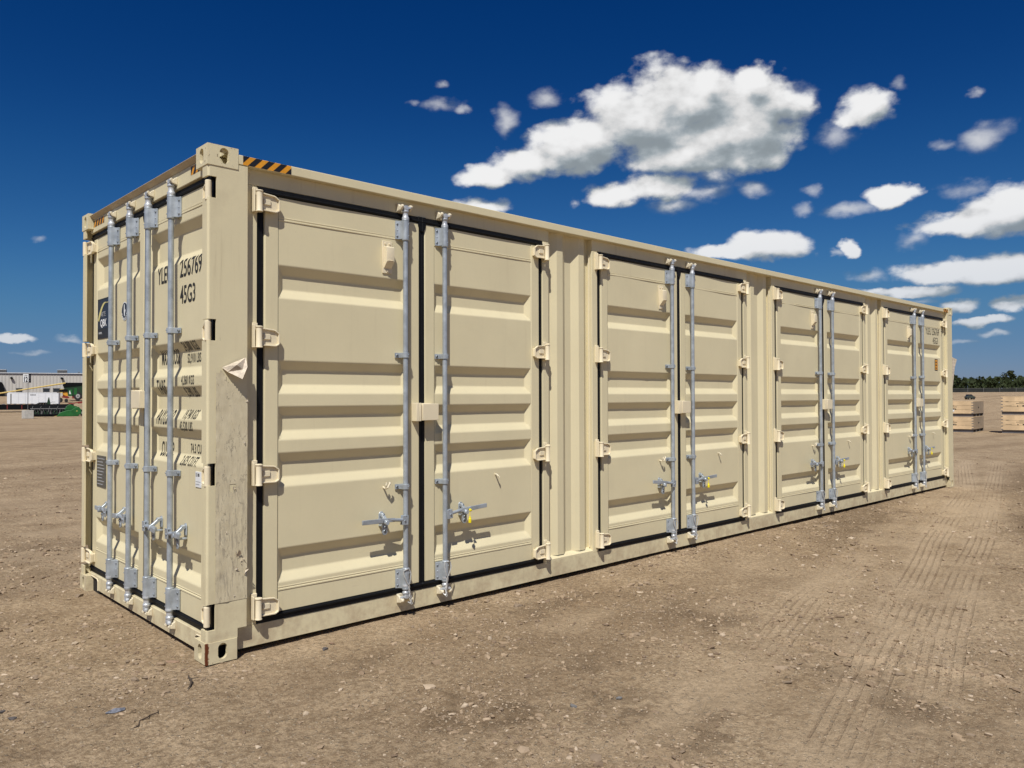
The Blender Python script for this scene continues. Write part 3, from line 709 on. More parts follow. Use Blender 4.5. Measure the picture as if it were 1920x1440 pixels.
def handle_mesh(s, end=False):
    """s = direction of the grip. pivot at the rod"""
    b = MB().mat(M['galv'])
    y = ROD_Y-0.022
    b.box(*sorted((-0.004*s, 0.046*s)), y-0.008, y-0.002, -0.032, 0.032)      # fork welded to the rod
    b.box(*sorted((-0.004*s, 0.046*s)), y+0.012, y+0.018, -0.032, 0.032)
    b.box(*sorted((0.010*s, 0.022*s)), y-0.008, y+0.018, 0.020, 0.030)
    L = 0.36 if not end else 0.235
    def P(x, yy, z): return (x*s, yy, z)
    b.tube([P(0.02, y+0.004, 0.0), P(0.10, y+0.002, 0.004), P(0.15, y+0.010, 0.006), P(0.20, y+0.006, 0.002)], [0.013, 0.012, 0.011, 0.012], 8)
    b.bar(P(0.10, y+0.004, 0.004), P(0.235 if not end else 0.17, y+0.004, 0.002), 0.012, 0.026)
    b.bar(P(0.20 if not end else 0.13, y-0.006, 0.001), P(L, y-0.010, -0.006), 0.011, 0.030)
    b.mat(M['bolt']); b.cyl(P(0.026, y-0.006, -0.004), P(0.026, y-0.014, -0.004), 0.008, n=8)
    return b.mesh('door_handle', bevel=0.003, seg=2)
def retainer_mesh():
    """catch plate bolted to the panel that holds the handle down"""
    b = MB().mat(M['galv'])
    b.prism([(-0.020, 0.000), (-0.020, 0.058), (-0.010, 0.072), (0.010, 0.072), (0.020, 0.058), (0.020, 0.0)], -0.008, -0.002, 'xzy')
    b.prism([(0.0, 0.066), (-0.026, 0.060), (-0.060, 0.030), (-0.082, 0.018), (-0.082, 0.006), (-0.052, 0.012), (-0.020, 0.040), (0.0, 0.044)], -0.012, 0.012, 'yzx')
    b.cyl((0, -0.008, 0.052), (0, -0.034, 0.052), 0.013, n=12)
    b.mat(M['galv'])
    b.prism([(-0.022, 0.004), (0.022, 0.004), (0.022, -0.060), (0.012, -0.076), (-0.012, -0.076), (-0.022, -0.060)], -0.055, -0.047, 'xzy')
    b.box(-0.018, 0.018, -0.050, -0.002, -0.022, -0.012)
    b.cyl((0, -0.084, 0.006), (0, -0.050, 0.004), 0.016, n=10)
    b.mat(M['bolt'])
    b.cyl((0, -0.052, -0.052), (0, -0.058, -0.052), 0.012, n=12); b.cyl((0, -0.052, -0.024), (0, -0.062, -0.024), 0.010, n=10)
    b.cyl((0, -0.030, 0.052), (0, -0.038, 0.052), 0.008, n=8)
    return b.mesh('handle_catch', bevel=0.002)
def seal_mesh():
    b = MB().mat(M['yellow'])
    b.lathe(0.004, -0.094, [(-0.074, 0.006), (-0.074, 0.011), (-0.045, 0.0115), (-0.040, 0.008), (-0.030, 0.007)], 12)
    b.cyl((0.006, -0.092, 0.012), (0.012, -0.098, 0.022), 0.012, n=10)
    b.mat(M['galv_bright']); b.cyl((0.004, -0.094, -0.035), (0.006, -0.092, 0.014), 0.003, n=6)
    return b.mesh('bolt_seal', bevel=0.002)
def hook_mesh(s):
    b = MB().mat(M['keeper'])
    if s < 0:
        b.tube([(0, 0.0, -0.004), (0, -0.030, -0.012), (0.004, -0.048, -0.004), (0.018, -0.052, 0.022), (0.020, -0.048, 0.030)], 0.0065, 8)
        b.tube([(0, -0.030, -0.012), (-0.006, -0.044, 0.012), (-0.002, -0.044, 0.030)], 0.006, 8)
    else:
        b.tube([(0, 0.0, 0.012), (0, -0.018, 0.012), (0.004, -0.032, 0.0), (0.010, -0.034, -0.014), (0.014, -0.030, -0.004)], 0.006, 8)
    return b.mesh('tie_hook')
def vent_mesh():
    b = MB().mat(M['hinge'])
    b.box(-0.038, 0.038, -0.006, 0.001, -0.108, 0.108)
    b.prism([(-0.006, 0.072), (-0.040, 0.066), (-0.046, 0.060), (-0.046, -0.034), (-0.006, -0.078)], -0.030, 0.030, 'yzx')
    b.cyl((-0.018, -0.006, 0.090), (-0.018, -0.011, 0.090), 0.008, n=8); b.cyl((0.018, -0.006, 0.090), (0.018, -0.011, 0.090), 0.008, n=8)
    b.cyl((0.0, -0.006, -0.092), (0.0, -0.013, -0.092), 0.009, n=8)
    b.box(-0.022, 0.022, -0.050, -0.045, -0.030, -0.026)
    return b.mesh('vent_cover', bevel=0.003, seg=2)
def cable_mesh():
    """wire loop hooked round the lower guide and twisted down to the keeper"""
    b = MB().mat(M['cable'])
    y = ROD_Y-0.030
    top = [(-0.010+0.0, y, -0.030), (-0.030, y+0.004, 0.030), (-0.026, y+0.012, 0.062), (0.0, y+0.002, 0.068), (0.026, y+0.010, 0.062), (0.030, y+0.002, 0.030), (0.008, y, -0.030)]
    b.tube(top, 0.0038, 6)
    for ph in (0, math.pi):
        b.tube([(0.004*math.cos(k*0.9+ph)+0.001*math.sin(k), y+0.004*math.sin(k*0.9+ph), -0.030-0.0078*k) for k in range(18)], 0.0036, 6)
    b.tube([(-0.018, y+0.01, -0.150), (-0.008, y-0.004, -0.162), (0.004, y-0.002, -0.140), (0.010, y-0.004, -0.166), (0.002, y, -0.172)], 0.0036, 6)
    return b.mesh('wire_loop')
def lockbox_mesh():
    b = MB().mat(M['hinge'])
    b.box(-0.098, -0.074, -0.062, 0.0, -0.066, 0.058)
    b.box(-0.074, -0.060, -0.064, -0.050, -0.066, 0.058)
    b.box(-0.052, 0.084, -0.068, -0.002, -0.062, 0.052)
    b.box(-0.075, 0.030, -0.050, -0.030, 0.048, 0.056)
    return b.mesh('lock_box', bevel=0.003, seg=2)

MESH = {}
for f in (-1, 1):
    MESH['guide', f] = guide_mesh(f); MESH['clamp', f] = clamp_mesh(f); MESH['hook', f] = hook_mesh(f)
    MESH['handle', f] = handle_mesh(f); MESH['handle_end', f] = handle_mesh(f, True); MESH['keeper', f] = keeper_mesh(f)
    MESH['hinge', f] = hinge_mesh(f < 0); MESH['hinge_end', f] = hinge_mesh(f < 0, True, short=f < 0)
MESH['catch'] = retainer_mesh(); MESH['seal'] = seal_mesh(); MESH['vent'] = vent_mesh(); MESH['cable'] = cable_mesh(); MESH['lockbox'] = lockbox_mesh()
MESH['rod_side'] = rod_mesh(0.150, 2.745); MESH['rod_end'] = rod_mesh(0.125, 2.790)
for kd in ('side', 'end'):
    for f in (1, -1):
        END_W[0] = 1.145 if f > 0 else 1.045
        MESH['gasket', kd, f] = gasket_mesh(kd, f < 0)

def build_leaf(kind, right, origin, rot, seed, label):
    jr = random.Random(seed*7+1)
    """one door leaf as a part of the container; origin = its hinge edge on the door plane"""
    f = -1 if right else 1
    W, ST, z0, z1, gr, wl = leaf_parts(kind)['dims']
    dm = door_meshes(kind, right, seed)
    d = place(dm['panel'], 'door', box_root, origin, rot, label)
    place(dm['stiles'][0], 'door_stile', d); place(dm['stiles'][1], 'door_stile', d)
    for w in dm['welds']: place(w, 'weld_seam', d)
    place(MESH['gasket', kind, f], 'door_gasket', d)
    if kind == 'side':
        for z in (2.625, 1.832, 1.030, 0.258): place(MESH['hinge', f], 'hinge', d, (0, 0, z))
        rods = [W+0.021-0.168]; zr = (0.262, 0.884, 1.752, 2.600); hz = 0.655; fl = -1
    else:
        for z in (2.640, 1.852, 1.040, 0.262): place(MESH['hinge_end', f], 'hinge', d, (0, 0, z))
        rods = [W+0.021-0.585, W+0.021-0.182]; zr = (0.255, 1.020, 1.880, 2.640); hz = 0.655; fl = 1
    for i, rx in enumerate(rods):
        x = rx*f
        place(MESH['rod_'+kind], 'locking_rod', d, (x, 0, jr.uniform(-0.006, 0.006)))
        for z in (zr[0], zr[3]): place(MESH['guide', fl], 'rod_guide', d, (x, 0, z))
        for z in (zr[1], zr[2]): place(MESH['clamp', fl], 'rod_clamp', d, (x, 0, z+jr.uniform(-0.008, 0.008)))
        if kind == 'side':
            h = place(MESH['handle', -f], 'door_handle', d, (x, 0, hz)); h.rotation_euler = (0, R((-4 if right else 6.0)+jr.uniform(-2.5, 2.5)), 0)
            place(MESH['catch'], 'handle_catch', d, (x-0.170*f, -0.001, hz-0.004)).rotation_euler = (0, R(jr.uniform(-5, 5)), 0)
            place(MESH['hook', -1 if not right else 1], 'tie_hook', d, (0.835*f if not right else (1.13-0.61)*f+0.05, 0.0, 0.885))
            c = place(MESH['cable'], 'wire_loop', d, (x, 0, zr[0]), label='white wire loop hooked over the lower rod guide'); c.rotation_euler = (0, R(jr.uniform(-7, 7)), 0); c.scale = (jr.uniform(0.8, 1.15), 1, 1)
        else:
            h = place(MESH['handle_end', -f], 'door_handle', d, (x, 0, hz)); h.rotation_euler = (0, R(3*f+jr.uniform(-3, 3)), 0)
            place(MESH['catch'], 'handle_catch', d, (x-0.145*f, -0.001, hz))
    return d, dm, W

# --- side modules
CX = [1.510, 4.572, 7.634, 10.696]
names = ['nearest', 'second', 'third', 'farthest']
side_leaves = []
for k, cx in enumerate(CX):
    for right in (False, True):
        ox = cx-0.021-1.130 if not right else cx+0.021+1.130
        lab = '%s leaf of the %s side door pair' % ('right' if right else 'left', names[k])
        d, dm, W = build_leaf('side', right, (ox, RS, 0), 0, 20+2*k+right, lab)
        side_leaves.append((d, dm))
        if not right:
            place(MESH['vent'], 'vent_cover', d, (0.868+random.uniform(-.006, .006), -0.001, 2.405+random.uniform(-.01, .01))).rotation_euler = (0, R(random.uniform(-1.5, 1.5)), 0)
            place(MESH['lockbox'], 'lock_box', d, (1.130+0.030, -0.004, 1.378))
        else:
            place(MESH['seal'], 'bolt_seal', d, (-(1.151-0.168)+0.170+0.012, 0.0, 0.655), label='yellow bolt seal hanging from the handle catch')
        rx = cx-0.168 if not right else cx+0.168
        for s, z in ((1, 2.752), (-1, 0.128)):
            place(MESH['keeper', s], 'cam_keeper', box_root, (rx, RS, z))
# --- end doors
END_ROT = R(-90)
for right in (False, True):
    END_W[0] = 1.045 if right else 1.145
    u0 = -0.021-1.095 if not right else 0.021+1.095
    d, dm, W = build_leaf('end', right, (RE, WY/2-u0, 0), END_ROT, 3+right, '%s leaf of the end doors' % ('right' if right else 'left'))
    if right: end_right = (d, dm)
    else:
        end_left = (d, dm)
        place(MESH['lockbox'], 'lock_box', d, (1.145+0.040, -0.004, 1.470))
    for r_ in (0.585, 0.182):
        u = 0.05+(-r_ if not right else r_)
        for s, z in ((1, 2.797), (-1, 0.100)): place(MESH['keeper', s], 'cam_keeper', box_root, (RE-0.022, WY/2-u, z), END_ROT).scale = (0.85, 0.62, 0.8)

# --- frame of the container
def rounded_L(x, y, sx, sy, a, b, th=0.012, r=0.014):
    """L section with a rounded outer corner at (x, y); a runs along x, b along y"""
    arc = [(x+sx*(r-r*math.cos(R(t))), y+sy*(r-r*math.sin(R(t)))) for t in range(0, 91, 15)]
    return [(x, y+sy*b)]+arc+[(x+sx*a, y), (x+sx*a, y+sy*th), (x+sx*th, y+sy*th), (x+sx*th, y+sy*b)]
def post(cx, cy, sx, sy, notch, name='corner_post', label=None, mat='paint'):
    b = MB().mat(M[mat]); X, Y = cx+sx*0.004, cy+sy*0.004
    zs = [0.118]+[q for n in sorted(notch) for q in n]+[2.778]
    b.mat(M[mat])
    for i in range(0, len(zs)-1, 2):
        za, zb = zs[i], zs[i+1]
        b.prism(rounded_L(X, Y, sx, sy, 0.0499, 0.075), za, zb, 'xyz')
    b.prism([(X+sx*0.050, 0.118), (X+sx*0.178, 0.118), (X+sx*0.178, 0.170), (X+sx*0.231, 0.170), (X+sx*0.231, 2.806), (X+sx*0.1755, 2.806), (X+sx*0.1755, 2.778), (X+sx*0.050, 2.778)], Y, Y+sy*0.012, 'xzy')
    b.box(*sorted((X+sx*0.219, X+sx*0.231)), *sorted((Y+sy*0.012, Y+sy*0.060)), 0.171, 2.8055)
    b.box(*sorted((X+sx*0.075, X+sx*0.090)), *sorted((Y+sy*0.012, Y+sy*0.10)), 0.118, 2.778)
    b.box(*sorted((X+sx*0.075, X+sx*0.090)), *sorted((Y+sy*0.10, Y+sy*0.102)), 0.118, 2.778)
    return b.obj(name, box_root, smooth=False, label=label)
NOTCH = [(0.185, 0.330), (0.985, 1.110), (1.795, 1.915), (2.595, 2.715)]
M['post'] = paint_mat('cream_paint_scuffed_post', grime=1.6, scuff=False)
post(0, 0, 1, 1, NOTCH, mat='post'); post(0, WY, 1, -1, NOTCH); post(LX, 0, -1, 1, []); post(LX, WY, -1, -1, [])
# cut edges of the jamb behind the end hinges
b = MB().mat(M['paint']); b.box(0.075, 0.10, 0.012, 0.100, 0.12, 2.77); b.box(0.075, 0.10, WY-0.100, WY-0.012, 0.12, 2.77)
b.obj('end_jamb', box_root, bevel=0.001)
b = MB().mat(M['rubber']); b.box(0.062, 0.074, 0.066, 0.1005, 0.14, 2.745); b.box(0.062, 0.074, WY-0.1005, WY-0.066, 0.14, 2.745)
b.obj('jamb_seal', box_root)

def casting(cx, cy, sx, sy, top, mat):
    """hollow ISO corner with oval apertures"""
    L, Wd, H, th = 0.178, 0.162, 0.118, 0.022
    z0 = HZ-H if top else 0.0
    b = MB().mat(M[mat])
    def plate(o, u, v, n, w, h, hx, hz, rx, rz):
        """plate w x h at o spanned by u, v, aperture centred hx,hz with half sizes rx, rz, extruded by n"""
        o, u, v, n = map(Vector, (o, u, v, n)); N = 28; ring = []; rim = []
        angs = sorted([2*math.pi*i/N for i in range(N)]+[math.atan2(b_-hz, a_-hx) % (2*math.pi) for a_ in (0, w) for b_ in (0, h)])
        for a in angs:
            ca, sa = math.cos(a), math.sin(a)
            if rz > rx: q = rz-rx; t = min(rx/abs(ca) if abs(ca) > 1e-6 else 9, 9); hh = t*sa
            else: q = 0
            # stadium
            best = None
            for st in range(60):
                rr = st*0.0012+0.004; xx, zz = rr*ca, rr*sa
                dz = max(abs(zz)-(rz-rx), 0)
                if xx*xx+dz*dz > rx*rx: best = rr; break
            best = best or rx
            ring.append((hx+best*ca, hz+best*sa))
            ts = []
            if ca > 1e-9: ts.append((w-hx)/ca)
            if ca < -1e-9: ts.append(-hx/ca)
            if sa > 1e-9: ts.append((h-hz)/sa)
            if sa < -1e-9: ts.append(-hz/sa)
            t = min(ts); rim.append((hx+t*ca, hz+t*sa))
        m = len(angs); V = []
        for dn in (0, 1):
            for p in rim+ring: V.append(o+u*p[0]+v*p[1]+n*dn)
        F = []
        for i in range(m):
            j = (i+1) % m
            F += [(i, j, m+j, m+i), (2*m+i, 2*m+j, 3*m+j, 3*m+i), (m+i, m+j, 3*m+j, 3*m+i), (i, j, 2*m+j, 2*m+i)]
        b.add(V, F)
    plate((cx, cy, z0), (sx, 0, 0), (0, 0, 1), (0, sy*th, 0), L, H, 0.089+0.006, 0.062, 0.026, 0.044)
    plate((cx, cy+sy*Wd, z0), (0, -sy, 0), (0, 0, 1), (sx*th, 0, 0), Wd-th-0.0005, H, 0.078, 0.060, 0.026, 0.042)
    b.box(*sorted((cx+sx*(L-th), cx+sx*L)), *sorted((cy+sy*(th+0.0005), cy+sy*Wd)), z0, z0+H)
    b.box(*sorted((cx+sx*(th+0.0005), cx+sx*(L-th-0.0005))), *sorted((cy+sy*(Wd-th), cy+sy*Wd)), z0, z0+H)
    if top:
        plate((cx+sx*(th+.0005), cy+sy*(th+.0005), HZ-0.0008), (sx, 0, 0), (0, sy, 0), (0, 0, -0.028), L-2*th-0.001, Wd-2*th-0.001, 0.070, 0.062, 0.028, 0.045)
        b.box(*sorted((cx+sx*(th+.001), cx+sx*(L-th-.001))), *sorted((cy+sy*(th+.001), cy+sy*(Wd-th-.001))), z0, z0+0.012)
    else:
        b.box(*sorted((cx+sx*(th+.001), cx+sx*(L-th-.001))), *sorted((cy+sy*(th+.001), cy+sy*(Wd-th-.001))), z0+H-0.028, z0+H)
        b.mat(M['dark']); b.box(*sorted((cx+sx*(th+.005), cx+sx*(L-th-.005))), *sorted((cy+sy*(0.07), cy+sy*(Wd-th-.001))), z0+0.002, z0+H-0.03)  # near-black core paints the shade seen through the apertures
    me = b.mesh('corner_casting', bevel=0.0, sharp=40)
    return place(me, 'corner_casting', box_root)
for top in (False, True):
    for (cx, sx) in ((0, 1), (LX, -1)):
        for (cy, sy) in ((0, 1), (WY, -1)):
            near = cx == 0 and cy == 0
            casting(cx, cy, sx, sy, top, 'casting' if (top and near) else ('casting_rust' if near else 'header'))

# roof rails: a light angle standing proud of the header plates
for y, s in ((0.0, 1), (WY, -1)):
    b = MB().mat(M['paint'])
    b.box(0.179, LX-0.179, *sorted((y+s*0.002, y+s*0.116)), 2.811, 2.866)
    b.obj('roof_rail', box_root, bevel=0.004, seg=2)
# header plates over the side doors and the plain wall strip behind the corrugation
b = MB().mat(M['header'])
edges = [0.232]+sum([[cx-1.267, cx+1.267] for cx in CX], [])+[LX-0.232]
for cx in CX: b.box(max(cx-1.267, 0.1795), min(cx+1.267, LX-0.1795), RS, RS+0.062, 2.7205, 2.8105)
b.obj('door_header', box_root, bevel=0.001)
# jambs
for cx in CX:
    for s in (-1, 1):
        x0, x1 = cx+s*1.196, cx+s*1.267
        x0, x1 = sorted((x0, x1)); x0 = max(x0, 0.2365); x1 = min(x1, LX-0.2365)
        b = MB().mat(M['paint']); b.box(x0, x1, RS, RS+0.06, 0.156, 2.7195); b.obj('door_jamb', box_root, bevel=0.003)
# corrugated wall between the modules
V0, RG = 0.106, 0.070
def corr_profile(xa, w):
    k = w/0.53
    return [(xa, V0), (xa+0.05*k, V0), (xa+0.12*k, RG), (xa+0.19*k, RG), (xa+0.25*k, V0), (xa+0.32*k, V0), (xa+0.385*k, RG), (xa+0.45*k, RG), (xa+0.505*k, V0), (xa+w, V0)]
for i in range(3):
    xa, xb = CX[i]+1.267, CX[i+1]-1.267
    pr = corr_profile(xa-0.002, xb-xa+0.004); b = MB().mat(M['paint'])
    zs = [0.19, 2.8108]
    V = [(x, y, z) for z in zs for x, y in pr]; n = len(pr)
    b.add(V, [(k, k+1, n+k+1, n+k) for k in range(n-1)])
    V = [(x, y+0.002, z) for z in zs for x, y in pr]; b.add(V, [(k, k+1, n+k+1, n+k) for k in range(n-1)])
    b.obj('corrugated_wall', box_root, smooth=False)
    # weld bead down the right hand joint
    b = MB().mat(M['hinge']); b.tube([(xb-0.006, 0.078+0.002*math.sin(z*7), z) for z in np.arange(0.2, 2.7, 0.08)], 0.005, 6); b.obj('weld_bead', box_root)
# side sill: vertical web with a chamfered shelf at its top between modules
b = MB().mat(M['header'])
b.box(0.19, LX-0.19, RS+0.001, RS+0.02, 0.034, 0.1555)
b.box(0.19, LX-0.19, RS+0.021, RS+0.10, 0.034, 0.044)
b.obj('side_sill', box_root, bevel=0.001)
for i in range(3):
    xa, xb = CX[i]+1.267, CX[i+1]-1.267
    b = MB().mat(M['paint']); b.prism([(RS+0.001, 0.156), (RS+0.001, 0.172), (0.108, 0.196), (0.108, 0.156)], xa, xb, 'yzx'); b.obj('sill_shelf', box_root)
    b = MB().mat(M['header']); b.box(xa+0.02, xa+0.0225, RS-0.0012, RS+0.002, 0.036, 0.154); b.obj('weld_seam', box_root)
# far long wall, far end, floor, roof, and near-black backing sheets painting the interior shade behind the gaskets
b = MB().mat(M['paint']); pr = []
x = 0.235
while x < LX-0.24: pr += [(x, 0.05), (x+0.07, 0.05), (x+0.14, 0.015), (x+0.21, 0.015)]; x += 0.278
V = [(px, WY-py, z) for z in (0.16, 2.82) for px, py in pr]; n = len(pr)
b.add(V, [(k, k+1, n+k+1, n+k) for k in range(n-1)]); b.box(0.19, LX-0.19, WY-0.06, WY-0.02, 0.034, 0.165); b.obj('back_wall', box_root, smooth=False)
b = MB().mat(M['paint']); b.box(LX-0.06, LX-0.03, 0.10, WY-0.10, 0.12, 2.82); b.obj('far_end_wall', box_root)
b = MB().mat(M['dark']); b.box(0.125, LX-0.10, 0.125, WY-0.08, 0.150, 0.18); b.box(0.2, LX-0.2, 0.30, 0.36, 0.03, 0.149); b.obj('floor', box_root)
b = MB().mat(M['paint']); b.box(0.112, LX-0.05, 0.117, WY-0.117, 2.820, 2.858)
for k in range(30): b.prism([(0.3+k*0.39, 2.8585), (0.34+k*0.39, 2.870), (0.50+k*0.39, 2.870), (0.54+k*0.39, 2.8585)], 0.12, WY-0.12, 'xzy')
b.obj('roof', box_root)
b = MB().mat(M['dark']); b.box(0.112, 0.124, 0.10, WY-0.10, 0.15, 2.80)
b.box(0.235, LX-0.235, 0.1105, 0.124, 0.15, 2.80); b.obj('dark_backing', box_root)

# end header, lip and end sill with fork pockets
b = MB().mat(M['header']); b.box(RE-0.022, 0.11, 0.163, WY-0.163, 2.750, 2.8475)
b.box(RE-0.022, 0.11, 0.092, 0.1625, 2.750, 2.776); b.box(RE-0.022, 0.11, WY-0.1625, WY-0.092, 2.750, 2.776); b.obj('end_header', box_root, bevel=0.003)
b = MB().mat(M['lip']); b.prism([(RE-0.021, 2.848), (RE-0.050, 2.874), (RE-0.046, 2.879), (0.14, 2.879), (0.14, 2.848)], 0.163, WY-0.163, 'xzy'); b.obj('end_header_lip', box_root)
b = MB().mat(M['header'])
b.box(RE-0.022, 0.11, 0.163+0.075, WY-0.163-0.165, 0.030, 0.1355)
b.box(RE-0.022, 0.11, 0.092, 0.237, 0.1125, 0.1355); b.box(RE-0.022, 0.11, WY-0.327, WY-0.092, 0.1125, 0.1355)
b.obj('end_sill', box_root, bevel=0.003)
b = MB().mat(M['hinge'])
for y0, s in ((0.163, 1), (WY-0.163, -1)):
    q = 0.0 if s > 0 else 0.090
    b.tube([(RE-0.024, y0, 0.119), (RE-0.024, y0+s*(0.060+q), 0.116), (RE-0.024, y0+s*(0.078+q), 0.100), (RE-0.024, y0+s*(0.078+q), 0.032)], 0.004, 6)
b.obj('weld_bead', box_root)
b = MB().mat(M['dark']); b.box(0.044, 0.10, 0.165, 0.237, 0.0, 0.112); b.box(0.050, 0.10, WY-0.327, WY-0.165, 0.0, 0.112); b.obj('pocket_shade', box_root)  # near-black blocks paint the shade inside the fork pockets

# hazard stripes
def stripes(o, u, v, n, w, h, slant, pitch, name='hazard_sticker', label='amber and black striped hazard sticker', flip=1):
    o, u, v, n = map(Vector, (o, u, v, n)); b = MB().mat(M['orange'])
    b.add([o+n*0.0008, o+u*w+n*0.0008, o+u*w+v*h+n*0.0008, o+v*h+n*0.0008], [(0, 1, 2, 3)])
    b.mat(M['black_vinyl']); x = -abs(slant)-pitch
    while x < w+abs(slant):
        a0, a1 = x, x+pitch*0.5
        poly = [(a0, 0), (a1, 0), (a1+slant, h), (a0+slant, h)]
        # clip to 0..w
        def clip(poly, k, lim, sg):
            out = []
            for i in range(len(poly)):
                p, q = poly[i], poly[(i+1) % len(poly)]; ip, iq = sg*(p[0]-lim) <= 0, sg*(q[0]-lim) <= 0
                if ip: out.append(p)
                if ip != iq: t = (lim-p[0])/(q[0]-p[0]); out.append((lim, p[1]+t*(q[1]-p[1])))
            return out
        poly = clip(clip(poly, 0, w, 1), 0, 0.0, -1) if True else poly
        if len(poly) > 2: b.add([o+u*p[0]+v*p[1]+n*0.0016 for p in poly], [tuple(range(len(poly)))])
        x += pitch
    return b.obj(name, box_root, smooth=False, label=label)
stripes((0.206, 0.002, 2.8125), (1, 0, 0), (0, 0, 1), (0, -1, 0), 0.30, 0.0515, 0.050, 0.078)
stripes((LX-0.40, 0.002, 2.8125), (1, 0, 0), (0, 0, 1), (0, -1, 0), 0.20, 0.0515, 0.050, 0.078)
stripes((RE-0.022, 0.335, 2.788), (0, -1, 0), (0, 0, 1), (-1, 0, 0), 0.165, 0.050, 0.030, 0.066)
stripes((RE-0.022, WY-0.170, 2.788), (0, -1, 0), (0, 0, 1), (-1, 0, 0), 0.26, 0.050, 0.030, 0.066)

# --- lettering on the end doors (local frame of the right leaf: x = 0 at hinge edge, negative to the left)
def letter(leaf, txt, x, z, h, sx, bold=0.012, align='LEFT', m='ink', name='lettering', lift=0.0016, spacing=1.0):
    d, dm = leaf
    me = drape(text_mesh(txt, h, sx, bold, align, spacing=spacing), (x, z), dm['f'], dm['cuts'], M[m], lift)
    return place(me, name, d)
def ex(y): return (0.103+0.0)-y        # world y on the end face -> local x of the right leaf
L_ = end_right
letter(L_, '256769', ex(0.560), 2.212, 0.112, 0.735, 0.012)
letter(L_, 'YLEU', ex(0.935), 2.205, 0.112, 0.66, 0.012)
letter(L_, '45G3', ex(0.555), 2.050, 0.112, 0.70, 0.012)
for txt, yl, z, h, sx in (('24,000 KGS', 0.555, 1.762, 0.050, 0.56), ('52,910 LBS', 0.530, 1.690, 0.050, 0.56), ('4,260 KGS', 0.535, 1.556, 0.050, 0.56), ('9,390 LBS', 0.520, 1.484, 0.050, 0.56),
                          ('19,740 KGS', 0.530, 1.350, 0.050, 0.52), ('43,520 LBS', 0.555, 1.278, 0.050, 0.52), ('74.3 CU.M', 0.470, 1.145, 0.050, 0.56), ('2,625 CU.FT.', 0.550, 1.070, 0.050, 0.52)):
    letter(L_, txt, ex(yl), z, h*1.14, sx*0.98, 0.014, spacing=1.12)
for txt, yl, z, h, sx in (('MAX.GROSS', 0.965, 1.690, 0.090, 0.40), ('TARE', 0.955, 1.500, 0.090, 0.44), ('PAYLOAD', 0.955, 1.310, 0.090, 0.44), ('CU.CAP.', 0.955, 1.105, 0.090, 0.44)):
    letter(L_, txt, ex(yl), z, h*1.05, sx*1.02, 0.016, spacing=1.08)
# far side module lettering, beside the rods
L_ = side_leaves[7]
letter(L_, 'YLEU 256769', 11.12-(10.696+1.151), 2.425, 0.105, 0.74, 0.0)
letter(L_, '45G3', 11.42-(10.696+1.151), 2.29, 0.105, 0.74, 0.0)
b = MB().mat(M['ink']); 
sv = text_mesh('7', 0.09, 0.6, 0.01)
for v in sv.vertices: v.co.x += -0.060; v.co.z += 2.42; v.co.y = -0.0045
sv.materials.append(M['ink']); place(sv, 'lettering', L_[0])
# orange sticker on the far leaf
def sheet(leaf, x0, x1, z0, z1, m, name, label=None, lift=0.0012, border=None):
    b = MB().mat(M[m]); b.add([(x0, -lift, z0), (x1, -lift, z0), (x1, -lift, z1), (x0, -lift, z1)], [(0, 1, 2, 3)])
    return b
L_ = side_leaves[7]; x0 = 11.50-(11.847)
b = sheet(L_, x0, x0+0.13, 1.87, 2.05, 'black_vinyl', 's', lift=0.003)
b.mat(M['orange']); b.add([(x0+0.012, -0.004, 1.882), (x0+0.118, -0.004, 1.882), (x0+0.118, -0.004, 2.038), (x0+0.012, -0.004, 2.038)], [(0, 1, 2, 3)])
b.mat(M['black_vinyl'])
for k in range(3): b.add([(x0+0.030, -0.005, 1.90+k*0.045), (x0+0.085, -0.005, 1.90+k*0.045), (x0+0.085, -0.005, 1.918+k*0.045), (x0+0.030, -0.005, 1.918+k*0.045)], [(0, 1, 2, 3)])
b.obj('warning_sticker', L_[0], label='small amber warning sticker with a black border', smooth=False)

# dark company sticker, round emblem, data plate and white label on the end doors
LL, dmL = end_left
def exl(y): return (WY-0.103)-y         # local x of the left leaf
x0, x1, z0, z1 = exl(2.225), exl(1.905), 1.925, 2.228
b = MB().mat(M['black_vinyl']); b.box(x0, x1, -0.0035, 0.002, z0, z1); b.mat(M['navy']); b.add([(x0+0.008, -0.0045, z0+0.075), (x1-0.008, -0.0045, z0+0.075), (x1-0.008, -0.0045, z1-0.012), (x0+0.008, -0.0045, z1-0.012)], [(0, 1, 2, 3)])
st = b.obj('company_sticker', LL, label='dark rectangular sticker with a gold arc and white letters', smooth=False)
def flat_text(parent_leaf, txt, x, z, h, sx, bold, m, y=-0.0060, name='lettering'):
    me = text_mesh(txt, h, sx, bold)
    for v in me.vertices: v.co.x += x; v.co.z += z; v.co.y = y
    me.materials.append(M[m]); return place(me, name, parent_leaf)
arc = MB().mat(M['gold']); A = []; B_ = []
for i in range(17):
    t = i/16; px = x0+0.030+0.24*t; pz = z0+0.150+0.125*math.sin(min(1, t*1.18)*math.pi*0.62)**0.8
    w = 0.016*(1-abs(t-0.15))*(1.0 if t < 0.75 else 0.8)+0.003
    A.append((px-w*0.8, -0.006, pz-w*0.3)); B_.append((px+w*0.8, -0.006, pz-w*1.2))
arc.add(A+B_, [(i, i+1, 17+i+1, 17+i) for i in range(16)]); arc.obj('gold_arc', LL, smooth=False)
flat_text(LL, 'ARTE', x0+0.085, z0+0.166, 0.036, 1.0, 0.012, 'text_grey')
flat_text(LL, 'QBK', x0+0.075, z0+0.092, 0.054, 1.0, 0.030, 'white_vinyl')
